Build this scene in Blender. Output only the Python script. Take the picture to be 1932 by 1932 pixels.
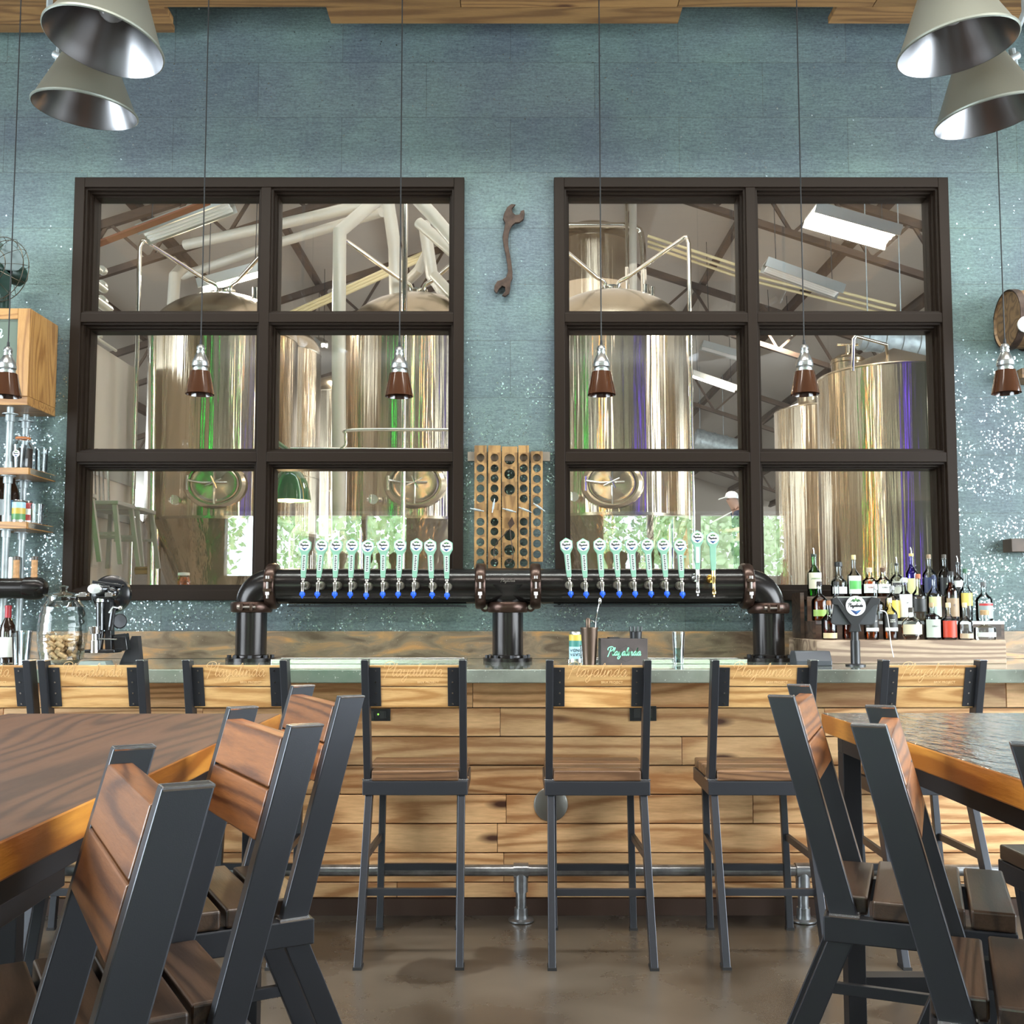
import bpy, bmesh, math, random
from mathutils import Vector, Matrix
random.seed(7)
for o in list(bpy.data.objects): bpy.data.objects.remove(o)
S = bpy.context.scene
C = S.collection
PI = math.pi
# ------------------------------------------------------------------ camera
F, CX, CY, H, TH = 2000.0, 963.0, 996.0, 1.35, math.atan(0.077)
cd = bpy.data.cameras.new('camera'); cam = bpy.data.objects.new('camera', cd); C.objects.link(cam)
cam.location = (0, 0, H); cam.rotation_euler = (PI/2 + TH, 0, 0)
cd.sensor_width = 36; cd.lens = 36*F/1932; cd.shift_x = (966-CX)/1932; cd.shift_y = (CY-966)/1932
cd.clip_start = .05; cd.clip_end = 200
S.camera = cam
# ------------------------------------------------------------------ world, exposure
S.view_settings.view_transform = 'Standard'; S.view_settings.look = 'None'
S.view_settings.gamma = 1; S.view_settings.use_curve_mapping = False
S.view_settings.exposure = 0.0
w = bpy.data.worlds.new('sky'); S.world = w; w.use_nodes = True
wn = w.node_tree.nodes; wl = w.node_tree.links
bg = wn['Background']; bg.inputs['Color'].default_value = (.80, .92, 1.0, 1); bg.inputs['Strength'].default_value = 14.0
# ------------------------------------------------------------------ large daylight at the side windows, plus added unseen lights
def area(name, loc, rot, sx, sy, power, col=(1,1,1), spread=180):
    l = bpy.data.lights.new(name, 'AREA'); l.shape = 'RECTANGLE'; l.size = sx; l.size_y = sy
    l.energy = power; l.color = col; l.spread = math.radians(spread)
    o = bpy.data.objects.new(name, l); C.objects.link(o); o.location = loc; o.rotation_euler = rot
    return o
YF, XL, XR, ZC = -6.0, -6.0, 6.0, 5.9          # bar room shell
area('added_high_light', (0, YF+.15, 5.55), (math.radians(84), 0, PI), 9.5, .18, 25, (.80, .90, 1))  # added light, no window there; meant to shade a band on the wall
area('added_wall_wash', (0, 4.72, 4.2), (math.radians(22), 0, 0), 8.0, .06, 85, (.90, 1.0, .97), 94)  # unseen light added to brighten the wall below its dark top
area('added_down_light', (0, 2.7, 4.1), (0, 0, 0), 7.0, .2, 170, (1, .95, .88), 120)  # unseen overhead light added to brighten the bar front and stools
area('daylight_right', (XR-.12, .8, 2.2), (PI/2, 0, PI/2), 7.0, 2.3, 300, (.95, .98, 1))
area('daylight_left', (XL+.12, .4, 2.2), (PI/2, 0, -PI/2), 6.0, 2.2, 110, (.95, .98, 1))
area('brewhouse_roof_fill', (0, 11, 5.4), (0, 0, 0), 4.0, 9.0, 130, (1, .93, .84))  # added fill above the tanks, not a fixture
area('brewhouse_far_fill', (0, 22, 4.8), (0, 0, 0), 6.0, 8.0, 160, (1, .95, .88))  # added fill for the far end of the brewhouse
area('brewhouse_up_fill', (0, 13, 2.2), (PI, 0, 0), 7.0, 12.0, 95, (1, .93, .86))  # added fill facing up, no such lamp in the brewhouse
# ------------------------------------------------------------------ helpers
def P(u, v, Y=None, Z=None):
    x = (u-CX)/F; yc = (CY-v)/F; c, s = math.cos(TH), math.sin(TH)
    d = Vector((x, c - s*yc, s + c*yc))
    t = Y/d.y if Y is not None else (Z-H)/d.z
    return Vector((0, 0, H)) + d*t
def X_(u, v, Y): return P(u, v, Y).x
def Z_(v, Y): return P(CX, v, Y).z
class B:
    def __init__(s): s.v = []; s.f = []; s.m = []; s.mi = 0
    def add(s, vs, fs, M=None):
        n = len(s.v)
        for p in vs:
            p = Vector(p); s.v.append(M @ p if M else p)
        for f in fs: s.f.append([i+n for i in f]); s.m.append(s.mi)
        return s
    def box(s, a, b, M=None):
        (x0,y0,z0),(x1,y1,z1) = a, b
        vs = [(x0,y0,z0),(x1,y0,z0),(x1,y1,z0),(x0,y1,z0),(x0,y0,z1),(x1,y0,z1),(x1,y1,z1),(x0,y1,z1)]
        return s.add(vs, [(0,3,2,1),(4,5,6,7),(0,1,5,4),(1,2,6,5),(2,3,7,6),(3,0,4,7)], M)
    def cb(s, c, d, M=None):
        return s.box((c[0]-d[0]/2,c[1]-d[1]/2,c[2]-d[2]/2),(c[0]+d[0]/2,c[1]+d[1]/2,c[2]+d[2]/2), M)
    def bar(s, p, q, w, h, side=(1,0,0), cut=None):
        # beam p->q, width w along `side`, h along the other; cut='z' keeps the ends level
        p = Vector(p); q = Vector(q); d = (q-p).normalized(); a = Vector(side); a = (a - d*a.dot(d)).normalized(); b = d.cross(a)
        vs = []
        for e in (p, q):
            for i, j in ((-1,-1),(1,-1),(1,1),(-1,1)):
                k = e + a*(i*w/2) + b*(j*h/2)
                if cut == 'z': k = k + d*((e.z-k.z)/d.z)
                vs.append(k)
        return s.add(vs, [(3,2,1,0),(4,5,6,7),(0,1,5,4),(1,2,6,5),(2,3,7,6),(3,0,4,7)])
    def ring(s, c, ax, r, n, ref=None):
        ax = Vector(ax).normalized()
        a = ref if ref else (Vector((0,0,1)) if abs(ax.z) < .9 else Vector((1,0,0)))
        u = ax.cross(a).normalized(); w = ax.cross(u)
        return [Vector(c) + u*(r*math.cos(2*PI*i/n)) + w*(r*math.sin(2*PI*i/n)) for i in range(n)]
    def cyl(s, p, q, r, r2=None, n=20, caps=True):
        r2 = r if r2 is None else r2; p = Vector(p); q = Vector(q); d = q-p
        vs = s.ring(p, d, r, n) + s.ring(q, d, r2, n)
        fs = [(i, (i+1)%n, n+(i+1)%n, n+i) for i in range(n)]
        if caps: fs += [tuple(range(n-1,-1,-1)), tuple(range(n, 2*n))]
        return s.add(vs, fs)
    def tube(s, pts, r, n=10, closed=False, caps=True):
        pts = [Vector(p) for p in pts]; m = len(pts); vs = []; up = None
        for i, p in enumerate(pts):
            if closed: d = (pts[(i+1)%m]-pts[i-1]).normalized()
            else: d = ((pts[min(i+1,m-1)]-p).normalized() + (p-pts[max(i-1,0)]).normalized()).normalized()
            if up is None: up = Vector((0,0,1)) if abs(d.z) < .9 else Vector((1,0,0))
            u = d.cross(up).normalized(); up = u.cross(d).normalized()
            rr = r[i] if isinstance(r, (list, tuple)) else r
            for k in range(n): vs.append(p + u*(rr*math.cos(2*PI*k/n)) + up*(rr*math.sin(2*PI*k/n)))
        fs = []
        for i in range(m if closed else m-1):
            j = (i+1)%m
            for k in range(n): fs.append((i*n+k, i*n+(k+1)%n, j*n+(k+1)%n, j*n+k))
        if caps and not closed: fs += [tuple(range(n-1,-1,-1)), tuple(range((m-1)*n, m*n))]
        return s.add(vs, fs)
    def lathe(s, prof, c=(0,0,0), n=32, M=None, a0=0, a1=2*PI, sx=1, sy=1):
        full = abs(a1-a0-2*PI) < 1e-6; k = n if full else n+1; vs = []; fs = []
        for r, z in prof:
            for i in range(k):
                t = a0+(a1-a0)*i/n; vs.append(Vector((c[0]+r*sx*math.cos(t), c[1]+r*sy*math.sin(t), c[2]+z)))
        for j in range(len(prof)-1):
            for i in range(n):
                i2 = (i+1)%k; fs.append((j*k+i, j*k+i2, (j+1)*k+i2, (j+1)*k+i))
        if full and prof[0][0] > 1e-5 and getattr(s, 'capb', True) and s.capends: fs.append(tuple(range(k-1,-1,-1)))
        if full and prof[-1][0] > 1e-5 and s.capends: fs.append(tuple(range((len(prof)-1)*k, len(prof)*k)))
        return s.add(vs, fs, M)
    capends = False
    def prism(s, poly, d, M=None):
        n = len(poly); vs = [(x,y,0) for x,y in poly] + [(x,y,d) for x,y in poly]
        return s.add(vs, [tuple(range(n-1,-1,-1)), tuple(range(n,2*n))] + [(i,(i+1)%n,n+(i+1)%n,n+i) for i in range(n)], M)
    def sphere(s, c, r, n=16, m=10, sx=1, sy=1, sz=1):
        s.capends = False
        return s.lathe([(max(r*math.sin(PI*i/m),1e-4), -r*sz*math.cos(PI*i/m)) for i in range(m+1)], c, n, sx=sx, sy=sy)
    def strip(s, pts, w, d, M):
        # ribbon in the local xy plane of M, thickness d along local z
        n = len(pts); vs = []
        for i, p in enumerate(pts):
            a = Vector(pts[max(i-1,0)]); b = Vector(pts[min(i+1,n-1)]); t = (b-a)
            t = t.normalized() if t.length > 1e-9 else Vector((1,0)); nx, ny = -t.y*w/2, t.x*w/2
            for z in (0, d): vs += [(p[0]+nx, p[1]+ny, z), (p[0]-nx, p[1]-ny, z)]
        fs = [(0,1,3,2), (4*n-4,4*n-2,4*n-1,4*n-3)]
        for i in range(n-1):
            a = 4*i; b = a+4
            fs += [(a,b,b+1,a+1),(a+2,a+3,b+3,b+2),(a,a+2,b+2,b),(a+1,b+1,b+3,a+3)]
        return s.add(vs, fs, M)
    def build(s, name, mat, parent=None, world=False, base=False, smooth=35, bevel=0, seg=2):
        me = bpy.data.meshes.new(name); off = Vector((0,0,0))
        if world and parent is not None:
            p = parent; off = Vector(p.location)
            while p.parent: p = p.parent; off += Vector(p.location)
        if base:
            xs = [v.x for v in s.v]; ys = [v.y for v in s.v]; off = Vector(((min(xs)+max(xs))/2, (min(ys)+max(ys))/2, min(v.z for v in s.v)))
        me.from_pydata([v-off for v in s.v], [], s.f)
        mats = mat if isinstance(mat, (list, tuple)) else [mat]
        for m in mats: me.materials.append(m)
        if len(mats) > 1: me.polygons.foreach_set('material_index', s.m)
        me.validate()
        if smooth:
            me.polygons.foreach_set('use_smooth', [True]*len(me.polygons)); me.set_sharp_from_angle(angle=math.radians(smooth))
        bm = bmesh.new(); bm.from_mesh(me); bmesh.ops.recalc_face_normals(bm, faces=bm.faces); bm.to_mesh(me); bm.free()
        o = bpy.data.objects.new(name, me); C.objects.link(o)
        if base: o.location = off
        if parent is not None: o.parent = parent
        if bevel:
            b = o.modifiers.new('bevel', 'BEVEL'); b.width = bevel; b.segments = seg; b.limit_method = 'ANGLE'; b.angle_limit = math.radians(40)
        return o
def tag(o, label=None, cat=None, group=None, kind=None):
    if label: o['label'] = label
    if cat: o['category'] = cat
    if group: o['group'] = group
    if kind: o['kind'] = kind
    return o
def thing(name, label, cat, loc=(0,0,0), rz=0, group=None):
    o = bpy.data.objects.new(name, None); C.objects.link(o); o.empty_display_size = .05
    o.location = loc; o.rotation_euler = (0,0,rz); return tag(o, label, cat, group)
def struct(o, label=None):
    o['kind'] = 'structure'
    if label: o['label'] = label
    return o
def dup(o, loc=None, rz=None, label=None, group=None, parent=None):
    kids = [c for c in C.objects if c.parent == o]
    c = o.copy(); C.objects.link(c)
    if parent: c.parent = parent
    if loc is not None: c.location = loc
    if rz is not None: c.rotation_euler = (0,0,rz)
    if label: c['label'] = label
    if group: c['group'] = group
    for k in kids: dup(k, parent=c)
    return c
def smoothline(pts, k=5, closed=False):
    n = len(pts); out = []
    for i in range(n-1):
        p0, p1, p2, p3 = [Vector(pts[j]) for j in (max(i-1,0), i, i+1, min(i+2,n-1))]
        for t in range(k):
            t /= k
            out.append(.5*((2*p1)+(p2-p0)*t+(2*p0-5*p1+4*p2-p3)*t*t+(3*p1-p0-3*p2+p3)*t**3))
    return out + [Vector(pts[-1])]
# cursive stroke letters
GL = {'P': (1.15, [[(.15,-.35),(.3,.4),(.5,1.9)], [(-.1,1.3),(-.25,1.6),(0,2.0),(.6,2.15),(1.05,1.9),(1.0,1.4),(.6,1.05),(.35,1.05)]]),
 'l': (.5, [[(0,.25),(.22,1.1),(.36,1.8),(.2,1.85),(.12,1.2),(.1,.3),(.25,0),(.5,.3)]]),
 'a': (.95, [[(.68,.85),(.42,1.0),(.1,.6),(.15,.1),(.42,.08),(.68,.8),(.66,.2),(.78,0),(.95,.3)]]),
 'y': (.9, [[(0,.6),(.12,.95),(.14,.25),(.35,0),(.6,.35),(.68,.95),(.6,-.4),(.3,-.85),(.05,-.55),(.4,-.05),(.9,.3)]]),
 'i': (.45, [[(0,.3),(.14,.95),(.13,.2),(.25,0),(.45,.3)]]),
 'n': (.9, [[(0,.3),(.12,.95),(.1,0),(.2,.6),(.42,.95),(.58,.7),(.58,.15),(.72,0),(.9,.3)]]),
 'd': (1.0, [[(.62,.85),(.4,1),(.1,.6),(.15,.1),(.42,.1),(.66,.9),(.75,1.9),(.68,.3),(.8,0),(1.0,.3)]])}
def script_word(b, word, M, width, w, d, slant=.25):
    total = sum(GL[c][0] for c in word); k = width/total; x = 0
    for c in word:
        adv, st = GL[c]
        for s in st:
            pts = smoothline([Vector((q[0],q[1])) for q in s], 4)
            b.strip([((x+q.x+slant*q.y)*k, q.y*k) for q in pts], w, d, M)
        x += adv
def text(name, s, mat, parent, M, size, depth=.0006, align='CENTER', sx=1):
    cu = bpy.data.curves.new(name, 'FONT'); cu.body = s; cu.size = size; cu.extrude = depth; cu.align_x = align; cu.align_y = 'CENTER'
    t = bpy.data.objects.new(name, cu); C.objects.link(t)
    dg = bpy.context.evaluated_depsgraph_get(); me = bpy.data.meshes.new_from_object(t.evaluated_get(dg))
    bpy.data.objects.remove(t); bpy.data.curves.remove(cu)
    me.transform(M @ Matrix.Diagonal((sx,1,1,1))); me.materials.clear(); me.materials.append(mat)
    o = bpy.data.objects.new(name, me); C.objects.link(o)
    if parent: o.parent = parent
    return o
FACE = Matrix.Rotation(PI/2, 4, 'X')      # local xy plane turned to face -Y
def at(p, M=FACE): return Matrix.Translation(Vector(p)) @ M
# ------------------------------------------------------------------ materials
def newmat(name):
    m = bpy.data.materials.new(name); m.use_nodes = True; nt = m.node_tree
    return m, nt.nodes, nt.links, nt.nodes['Principled BSDF']
def c4(c): return (c[0], c[1], c[2], 1)
def mat(name, col, rough=.5, metal=0, bump=0, bs=60, var=0, vs=8, coat=0, emit=None, es=0, spec=None):
    m, N, L, b = newmat(name)
    b.inputs['Base Color'].default_value = c4(col); b.inputs['Roughness'].default_value = rough; b.inputs['Metallic'].default_value = metal
    b.inputs['Coat Weight'].default_value = coat; b.inputs['Coat Roughness'].default_value = .08
    if spec is not None: b.inputs['Specular IOR Level'].default_value = spec
    if emit: b.inputs['Emission Color'].default_value = c4(emit); b.inputs['Emission Strength'].default_value = es
    if var or bump:
        tc = N.new('ShaderNodeTexCoord')
    if var:
        n = N.new('ShaderNodeTexNoise'); n.inputs['Scale'].default_value = vs; n.inputs['Detail'].default_value = 6
        L.new(tc.outputs['Object'], n.inputs['Vector']); r = N.new('ShaderNodeValToRGB')
        r.color_ramp.elements[0].position = .3; r.color_ramp.elements[1].position = .7
        r.color_ramp.elements[0].color = c4([x*(1-var) for x in col]); r.color_ramp.elements[1].color = c4([min(1,x*(1+var)) for x in col])
        L.new(n.outputs['Fac'], r.inputs['Fac']); L.new(r.outputs['Color'], b.inputs['Base Color'])
    if bump:
        n = N.new('ShaderNodeTexNoise'); n.inputs['Scale'].default_value = bs; n.inputs['Detail'].default_value = 4
        L.new(tc.outputs['Object'], n.inputs['Vector']); u = N.new('ShaderNodeBump'); u.inputs['Strength'].default_value = bump; u.inputs['Distance'].default_value = .01
        L.new(n.outputs['Fac'], u.inputs['Height']); L.new(u.outputs['Normal'], b.inputs['Normal'])
    return m
def wood(name, light, dark, knot=(.09,.03,.01), axis='X', gs=1.0, rough=.45, coat=0, kd=.55, isl=.35, grain=.6, speck=0):
    m, N, L, b = newmat(name)
    tc = N.new('ShaderNodeTexCoord'); geo = N.new('ShaderNodeNewGeometry'); oi = N.new('ShaderNodeObjectInfo')
    add = N.new('ShaderNodeMath'); add.operation = 'ADD'; L.new(geo.outputs['Random Per Island'], add.inputs[0]); L.new(oi.outputs['Random'], add.inputs[1])
    mul = N.new('ShaderNodeVectorMath'); mul.operation = 'SCALE'; mul.inputs[0].default_value = (13.1, 7.7, 19.3); L.new(add.outputs[0], mul.inputs['Scale'])
    va = N.new('ShaderNodeVectorMath'); va.operation = 'ADD'; L.new(tc.outputs['Object'], va.inputs[0]); L.new(mul.outputs[0], va.inputs[1])
    mp = N.new('ShaderNodeMapping'); sc = {'X': (1.1,11,11), 'Y': (11,1.1,11), 'Z': (11,11,1.1)}[axis]
    mp.inputs['Scale'].default_value = [x*gs for x in sc]; L.new(va.outputs[0], mp.inputs['Vector'])
    # knots
    mk = N.new('ShaderNodeMapping'); ks = {'X': (2.2,6.5,6.5), 'Y': (6.5,2.2,6.5), 'Z': (6.5,6.5,2.2)}[axis]
    mk.inputs['Scale'].default_value = [x*gs for x in ks]; L.new(va.outputs[0], mk.inputs['Vector'])
    vo = N.new('ShaderNodeTexVoronoi'); L.new(mk.outputs[0], vo.inputs['Vector']); vo.inputs['Scale'].default_value = 1.0
    sepc = N.new('ShaderNodeSeparateColor'); L.new(vo.outputs['Color'], sepc.inputs[0])
    gt = N.new('ShaderNodeMath'); gt.operation = 'GREATER_THAN'; gt.inputs[1].default_value = kd; L.new(sepc.outputs[0], gt.inputs[0])
    kr = N.new('ShaderNodeMapRange'); kr.inputs['From Min'].default_value = .06; kr.inputs['From Max'].default_value = .16; kr.inputs['To Min'].default_value = 1; kr.inputs['To Max'].default_value = 0
    L.new(vo.outputs['Distance'], kr.inputs['Value'])
    km = N.new('ShaderNodeMath'); km.operation = 'MULTIPLY'; L.new(kr.outputs[0], km.inputs[0]); L.new(gt.outputs[0], km.inputs[1])
    # pull of the grain around the knots
    kw = N.new('ShaderNodeMapRange'); kw.inputs['From Min'].default_value = 0; kw.inputs['From Max'].default_value = .5; kw.inputs['To Min'].default_value = 2.2; kw.inputs['To Max'].default_value = 0
    L.new(vo.outputs['Distance'], kw.inputs['Value'])
    kwm = N.new('ShaderNodeMath'); kwm.operation = 'MULTIPLY'; L.new(kw.outputs[0], kwm.inputs[0]); L.new(gt.outputs[0], kwm.inputs[1])
    no = N.new('ShaderNodeTexNoise'); no.inputs['Scale'].default_value = .5; no.inputs['Detail'].default_value = 1.2; L.new(mp.outputs[0], no.inputs['Vector'])
    nm = N.new('ShaderNodeMath'); nm.operation = 'MULTIPLY_ADD'; nm.inputs[1].default_value = 70; L.new(no.outputs['Fac'], nm.inputs[0]); L.new(kwm.outputs[0], nm.inputs[2])
    sn = N.new('ShaderNodeMath'); sn.operation = 'SINE'; L.new(nm.outputs[0], sn.inputs[0])
    fi = N.new('ShaderNodeTexNoise'); fi.inputs['Scale'].default_value = 11; fi.inputs['Detail'].default_value = 5; fi.inputs['Roughness'].default_value = .65
    L.new(mp.outputs[0], fi.inputs['Vector'])
    mr0 = N.new('ShaderNodeMapRange'); mr0.inputs['From Min'].default_value = -1; mr0.inputs['From Max'].default_value = 1; L.new(sn.outputs[0], mr0.inputs['Value'])
    mr = N.new('ShaderNodeMath'); mr.operation = 'POWER'; mr.inputs[1].default_value = 2.2; L.new(mr0.outputs[0], mr.inputs[0])
    mx = N.new('ShaderNodeMath'); mx.operation = 'MULTIPLY_ADD'; mx.inputs[1].default_value = .5*grain/.6; L.new(mr.outputs[0], mx.inputs[0])
    fm = N.new('ShaderNodeMath'); fm.operation = 'MULTIPLY'; fm.inputs[1].default_value = .75; L.new(fi.outputs['Fac'], fm.inputs[0]); L.new(fm.outputs[0], mx.inputs[2])
    ra = N.new('ShaderNodeValToRGB'); e = ra.color_ramp.elements; e[0].position = .2; e[1].position = .85
    e[0].color = c4(light); e[1].color = c4(dark); L.new(mx.outputs[0], ra.inputs['Fac'])
    # island tone
    hv = N.new('ShaderNodeHueSaturation'); tv = N.new('ShaderNodeMapRange'); tv.inputs['To Min'].default_value = 1-isl; tv.inputs['To Max'].default_value = 1+isl*.6
    fr = N.new('ShaderNodeMath'); fr.operation = 'FRACT'; m7 = N.new('ShaderNodeMath'); m7.operation = 'MULTIPLY'; m7.inputs[1].default_value = 7.31
    L.new(add.outputs[0], m7.inputs[0]); L.new(m7.outputs[0], fr.inputs[0]); L.new(fr.outputs[0], tv.inputs['Value']); L.new(tv.outputs[0], hv.inputs['Value'])
    L.new(ra.outputs['Color'], hv.inputs['Color'])
    mc = N.new('ShaderNodeMixRGB'); mc.inputs[2].default_value = c4(knot); L.new(km.outputs[0], mc.inputs[0]); L.new(hv.outputs[0], mc.inputs[1])
    L.new(mc.outputs[0], b.inputs['Base Color'])
    b.inputs['Roughness'].default_value = rough; b.inputs['Coat Weight'].default_value = coat; b.inputs['Coat Roughness'].default_value = .12
    u = N.new('ShaderNodeBump'); u.inputs['Strength'].default_value = .25; u.inputs['Distance'].default_value = .003
    L.new(fi.outputs['Fac'], u.inputs['Height']); L.new(u.outputs['Normal'], b.inputs['Normal'])
    return m
def glassy(name, tint=(1,1,1), ior=1.45, rough=.02, refl=1.0):
    m = bpy.data.materials.new(name); m.use_nodes = True; N = m.node_tree.nodes; L = m.node_tree.links; N.clear()
    o = N.new('ShaderNodeOutputMaterial'); mx = N.new('ShaderNodeMixShader'); t = N.new('ShaderNodeBsdfTransparent'); g = N.new('ShaderNodeBsdfGlossy')
    fr = N.new('ShaderNodeFresnel'); fr.inputs['IOR'].default_value = ior; g.inputs['Roughness'].default_value = rough; t.inputs['Color'].default_value = c4(tint)
    k = N.new('ShaderNodeMath'); k.operation = 'MULTIPLY'; k.inputs[1].default_value = refl; L.new(fr.outputs[0], k.inputs[0]); k.use_clamp = True
    L.new(k.outputs[0], mx.inputs[0]); L.new(t.outputs[0], mx.inputs[1]); L.new(g.outputs[0], mx.inputs[2]); L.new(mx.outputs[0], o.inputs['Surface'])
    return m
STEEL = mat('painted_steel', (.058,.061,.070), .36, .7, bump=.04, bs=600)
DARKSTEEL = mat('black_steel', (.02,.02,.023), .45, .4)
WELD = mat('weld_metal', (.75,.75,.78), .25, 1)
RUB = mat('black_rubber', (.012,.012,.012), .6)
PINE_BACK = wood('pine_backrest', (.84,.52,.22), (.48,.24,.08), axis='X', gs=1.3, rough=.4, coat=.2, kd=.6, isl=.2)
PINE_SEAT = wood('stained_seat_pine', (.20,.105,.05), (.085,.042,.02), axis='X', gs=1.2, rough=.38, coat=.3, kd=.8)
OAK_BACK = wood('walnut_stained_back', (.31,.115,.032), (.10,.032,.009), axis='X', gs=1.3, rough=.42, coat=.08, kd=.7, isl=.25)
DARK_SEAT = wood('dark_stained_seat', (.085,.048,.028), (.03,.017,.010), axis='X', gs=1.1, rough=.36, coat=.15, kd=.85, isl=.3)
CARVE = mat('carved_letters', (.84,.56,.27), .6)
CHROME = mat('chrome', (.75,.75,.75), .12, 1)
ALU = mat('brushed_aluminium', (.62,.62,.6), .3, 1, bump=.05, bs=200)
GALV = mat('galvanised_pipe', (.36,.40,.41), .42, .35, var=.25, vs=14)
BLACKPIPE = mat('oiled_black_pipe', (.022,.019,.018), .22, .6, bump=.03, bs=400)
COUPL = mat('bronze_coupling', (.055,.03,.022), .28, .7)
GLASS = glassy('window_glass', (.97,.98,.97), 1.45, .0, 1.9)
CLEAR = glassy('clear_glass', (.95,.97,.97), 1.5, .03, .8)
WHITE = mat('white_plastic', (.8,.8,.8), .4)
BLACK = mat('black_plastic', (.015,.015,.017), .35)
PAPER = mat('paper_white', (.82,.82,.78), .6)
def inst_label(base, where): return base + ' ' + where
# ================================================================== STRUCTURE
YW = 5.6; TW = .16                     # tap wall front face and thickness
wx = [X_(133,740,YW), X_(875,740,YW), X_(1046,740,YW), X_(1797,740,YW)]
zb, zt = Z_(1133,YW), Z_(339,YW)
# --- wall material: cork leaf wallpaper with metallic flakes
def cork():
    m, N, L, b = newmat('teal_cork_wallcovering')
    tc = N.new('ShaderNodeTexCoord')
    def noise(s, d=6, r=.6, sc=(1,1,1)):
        mp = N.new('ShaderNodeMapping'); mp.inputs['Scale'].default_value = sc; L.new(tc.outputs['Object'], mp.inputs['Vector'])
        n = N.new('ShaderNodeTexNoise'); n.inputs['Scale'].default_value = s; n.inputs['Detail'].default_value = d; n.inputs['Roughness'].default_value = r
        L.new(mp.outputs[0], n.inputs['Vector']); return n
    def ramp(n, a, bb, ca, cb):
        r = N.new('ShaderNodeValToRGB'); e = r.color_ramp.elements; e[0].position = a; e[1].position = bb; e[0].color = c4(ca); e[1].color = c4(cb); L.new(n, r.inputs['Fac']); return r
    def mix(f, a, bb, t='MIX'):
        x = N.new('ShaderNodeMixRGB'); x.blend_type = t
        if isinstance(f, (int, float)): x.inputs[0].default_value = f
        else: L.new(f, x.inputs[0])
        for i, q in ((1, a), (2, bb)):
            if isinstance(q, tuple): x.inputs[i].default_value = c4(q)
            else: L.new(q, x.inputs[i])
        return x.outputs[0]
    big = noise(1.3, 3); r1 = ramp(big.outputs['Fac'], .35, .65, (.095,.122,.138), (.130,.190,.170))
    fine = noise(60, 5, .75, (1,1,1.6)); r2 = ramp(fine.outputs['Fac'], .35, .68, (.62,.62,.66), (1.25,1.25,1.2))
    c = mix(1, r1.outputs[0], r2.outputs[0], 'MULTIPLY')
    lin = noise(16, 4, .6, (1.0,1,9)); r3 = ramp(lin.outputs['Fac'], .4, .62, (.8,.8,.82), (1.12,1.12,1.12)); c = mix(.8, c, r3.outputs[0], 'MULTIPLY')
    brick = N.new('ShaderNodeTexBrick'); mp = N.new('ShaderNodeMapping'); mp.inputs['Rotation'].default_value = (PI/2, 0, 0)
    L.new(tc.outputs['Object'], mp.inputs['Vector']); L.new(mp.outputs[0], brick.inputs['Vector'])
    brick.inputs['Color1'].default_value = (.86,.88,.92,1); brick.inputs['Color2'].default_value = (1.1,1.1,1.08,1); brick.inputs['Mortar'].default_value = (.7,.68,.64,1)
    brick.inputs['Scale'].default_value = 1; brick.inputs['Brick Width'].default_value = .92; brick.inputs['Row Height'].default_value = .31; brick.inputs['Mortar Size'].default_value = .0025
    c = mix(.9, c, brick.outputs['Color'], 'MULTIPLY')
    br = noise(95, 3, .5, (1,1,1)); r4 = ramp(br.outputs['Fac'], .66, .72, (0,0,0), (1,1,1)); c = mix(r4.outputs[0], c, (.10,.075,.055))
    L.new(c, b.inputs['Base Color'])
    vo = N.new('ShaderNodeTexVoronoi'); vo.inputs['Scale'].default_value = 150; L.new(tc.outputs['Object'], vo.inputs['Vector'])
    sp = N.new('ShaderNodeSeparateColor'); L.new(vo.outputs['Color'], sp.inputs[0])
    nb = N.new('ShaderNodeVectorMath'); nb.operation = 'SUBTRACT'; nb.inputs[1].default_value = (.5,.5,.5); L.new(vo.outputs['Color'], nb.inputs[0])
    sc = N.new('ShaderNodeVectorMath'); sc.operation = 'SCALE'; sc.inputs['Scale'].default_value = .30; L.new(nb.outputs[0], sc.inputs[0])
    ge = N.new('ShaderNodeNewGeometry'); ad = N.new('ShaderNodeVectorMath'); L.new(ge.outputs['Normal'], ad.inputs[0]); L.new(sc.outputs[0], ad.inputs[1])
    nn = N.new('ShaderNodeVectorMath'); nn.operation = 'NORMALIZE'; L.new(ad.outputs[0], nn.inputs[0])
    # flakes: sparse little leaf-metal scales, as a second shader
    fl = N.new('ShaderNodeBsdfPrincipled'); fl.inputs['Base Color'].default_value = (.40,.48,.49,1); fl.inputs['Metallic'].default_value = 1; fl.inputs['Roughness'].default_value = .24
    L.new(nn.outputs[0], fl.inputs['Normal'])
    g = noise(5, 3, .6); rg = ramp(g.outputs['Fac'], .42, .6, (0,0,0), (1,1,1))
    thr = N.new('ShaderNodeMath'); thr.operation = 'GREATER_THAN'; thr.inputs[1].default_value = .80; L.new(sp.outputs[1], thr.inputs[0])
    th2 = N.new('ShaderNodeMath'); th2.operation = 'MULTIPLY'; L.new(thr.outputs[0], th2.inputs[0]); L.new(rg.outputs[0], th2.inputs[1])
    sx = N.new('ShaderNodeSeparateXYZ'); L.new(tc.outputs['Object'], sx.inputs[0]); hm = N.new('ShaderNodeMapRange'); hm.interpolation_type = 'SMOOTHSTEP'; hm.inputs['From Min'].default_value = 2.0; hm.inputs['From Max'].default_value = 2.9; hm.inputs['To Min'].default_value = 1; hm.inputs['To Max'].default_value = .03; L.new(sx.outputs['Z'], hm.inputs['Value'])  # height mask keeps flakes low, standing in for glints of the windows
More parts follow.
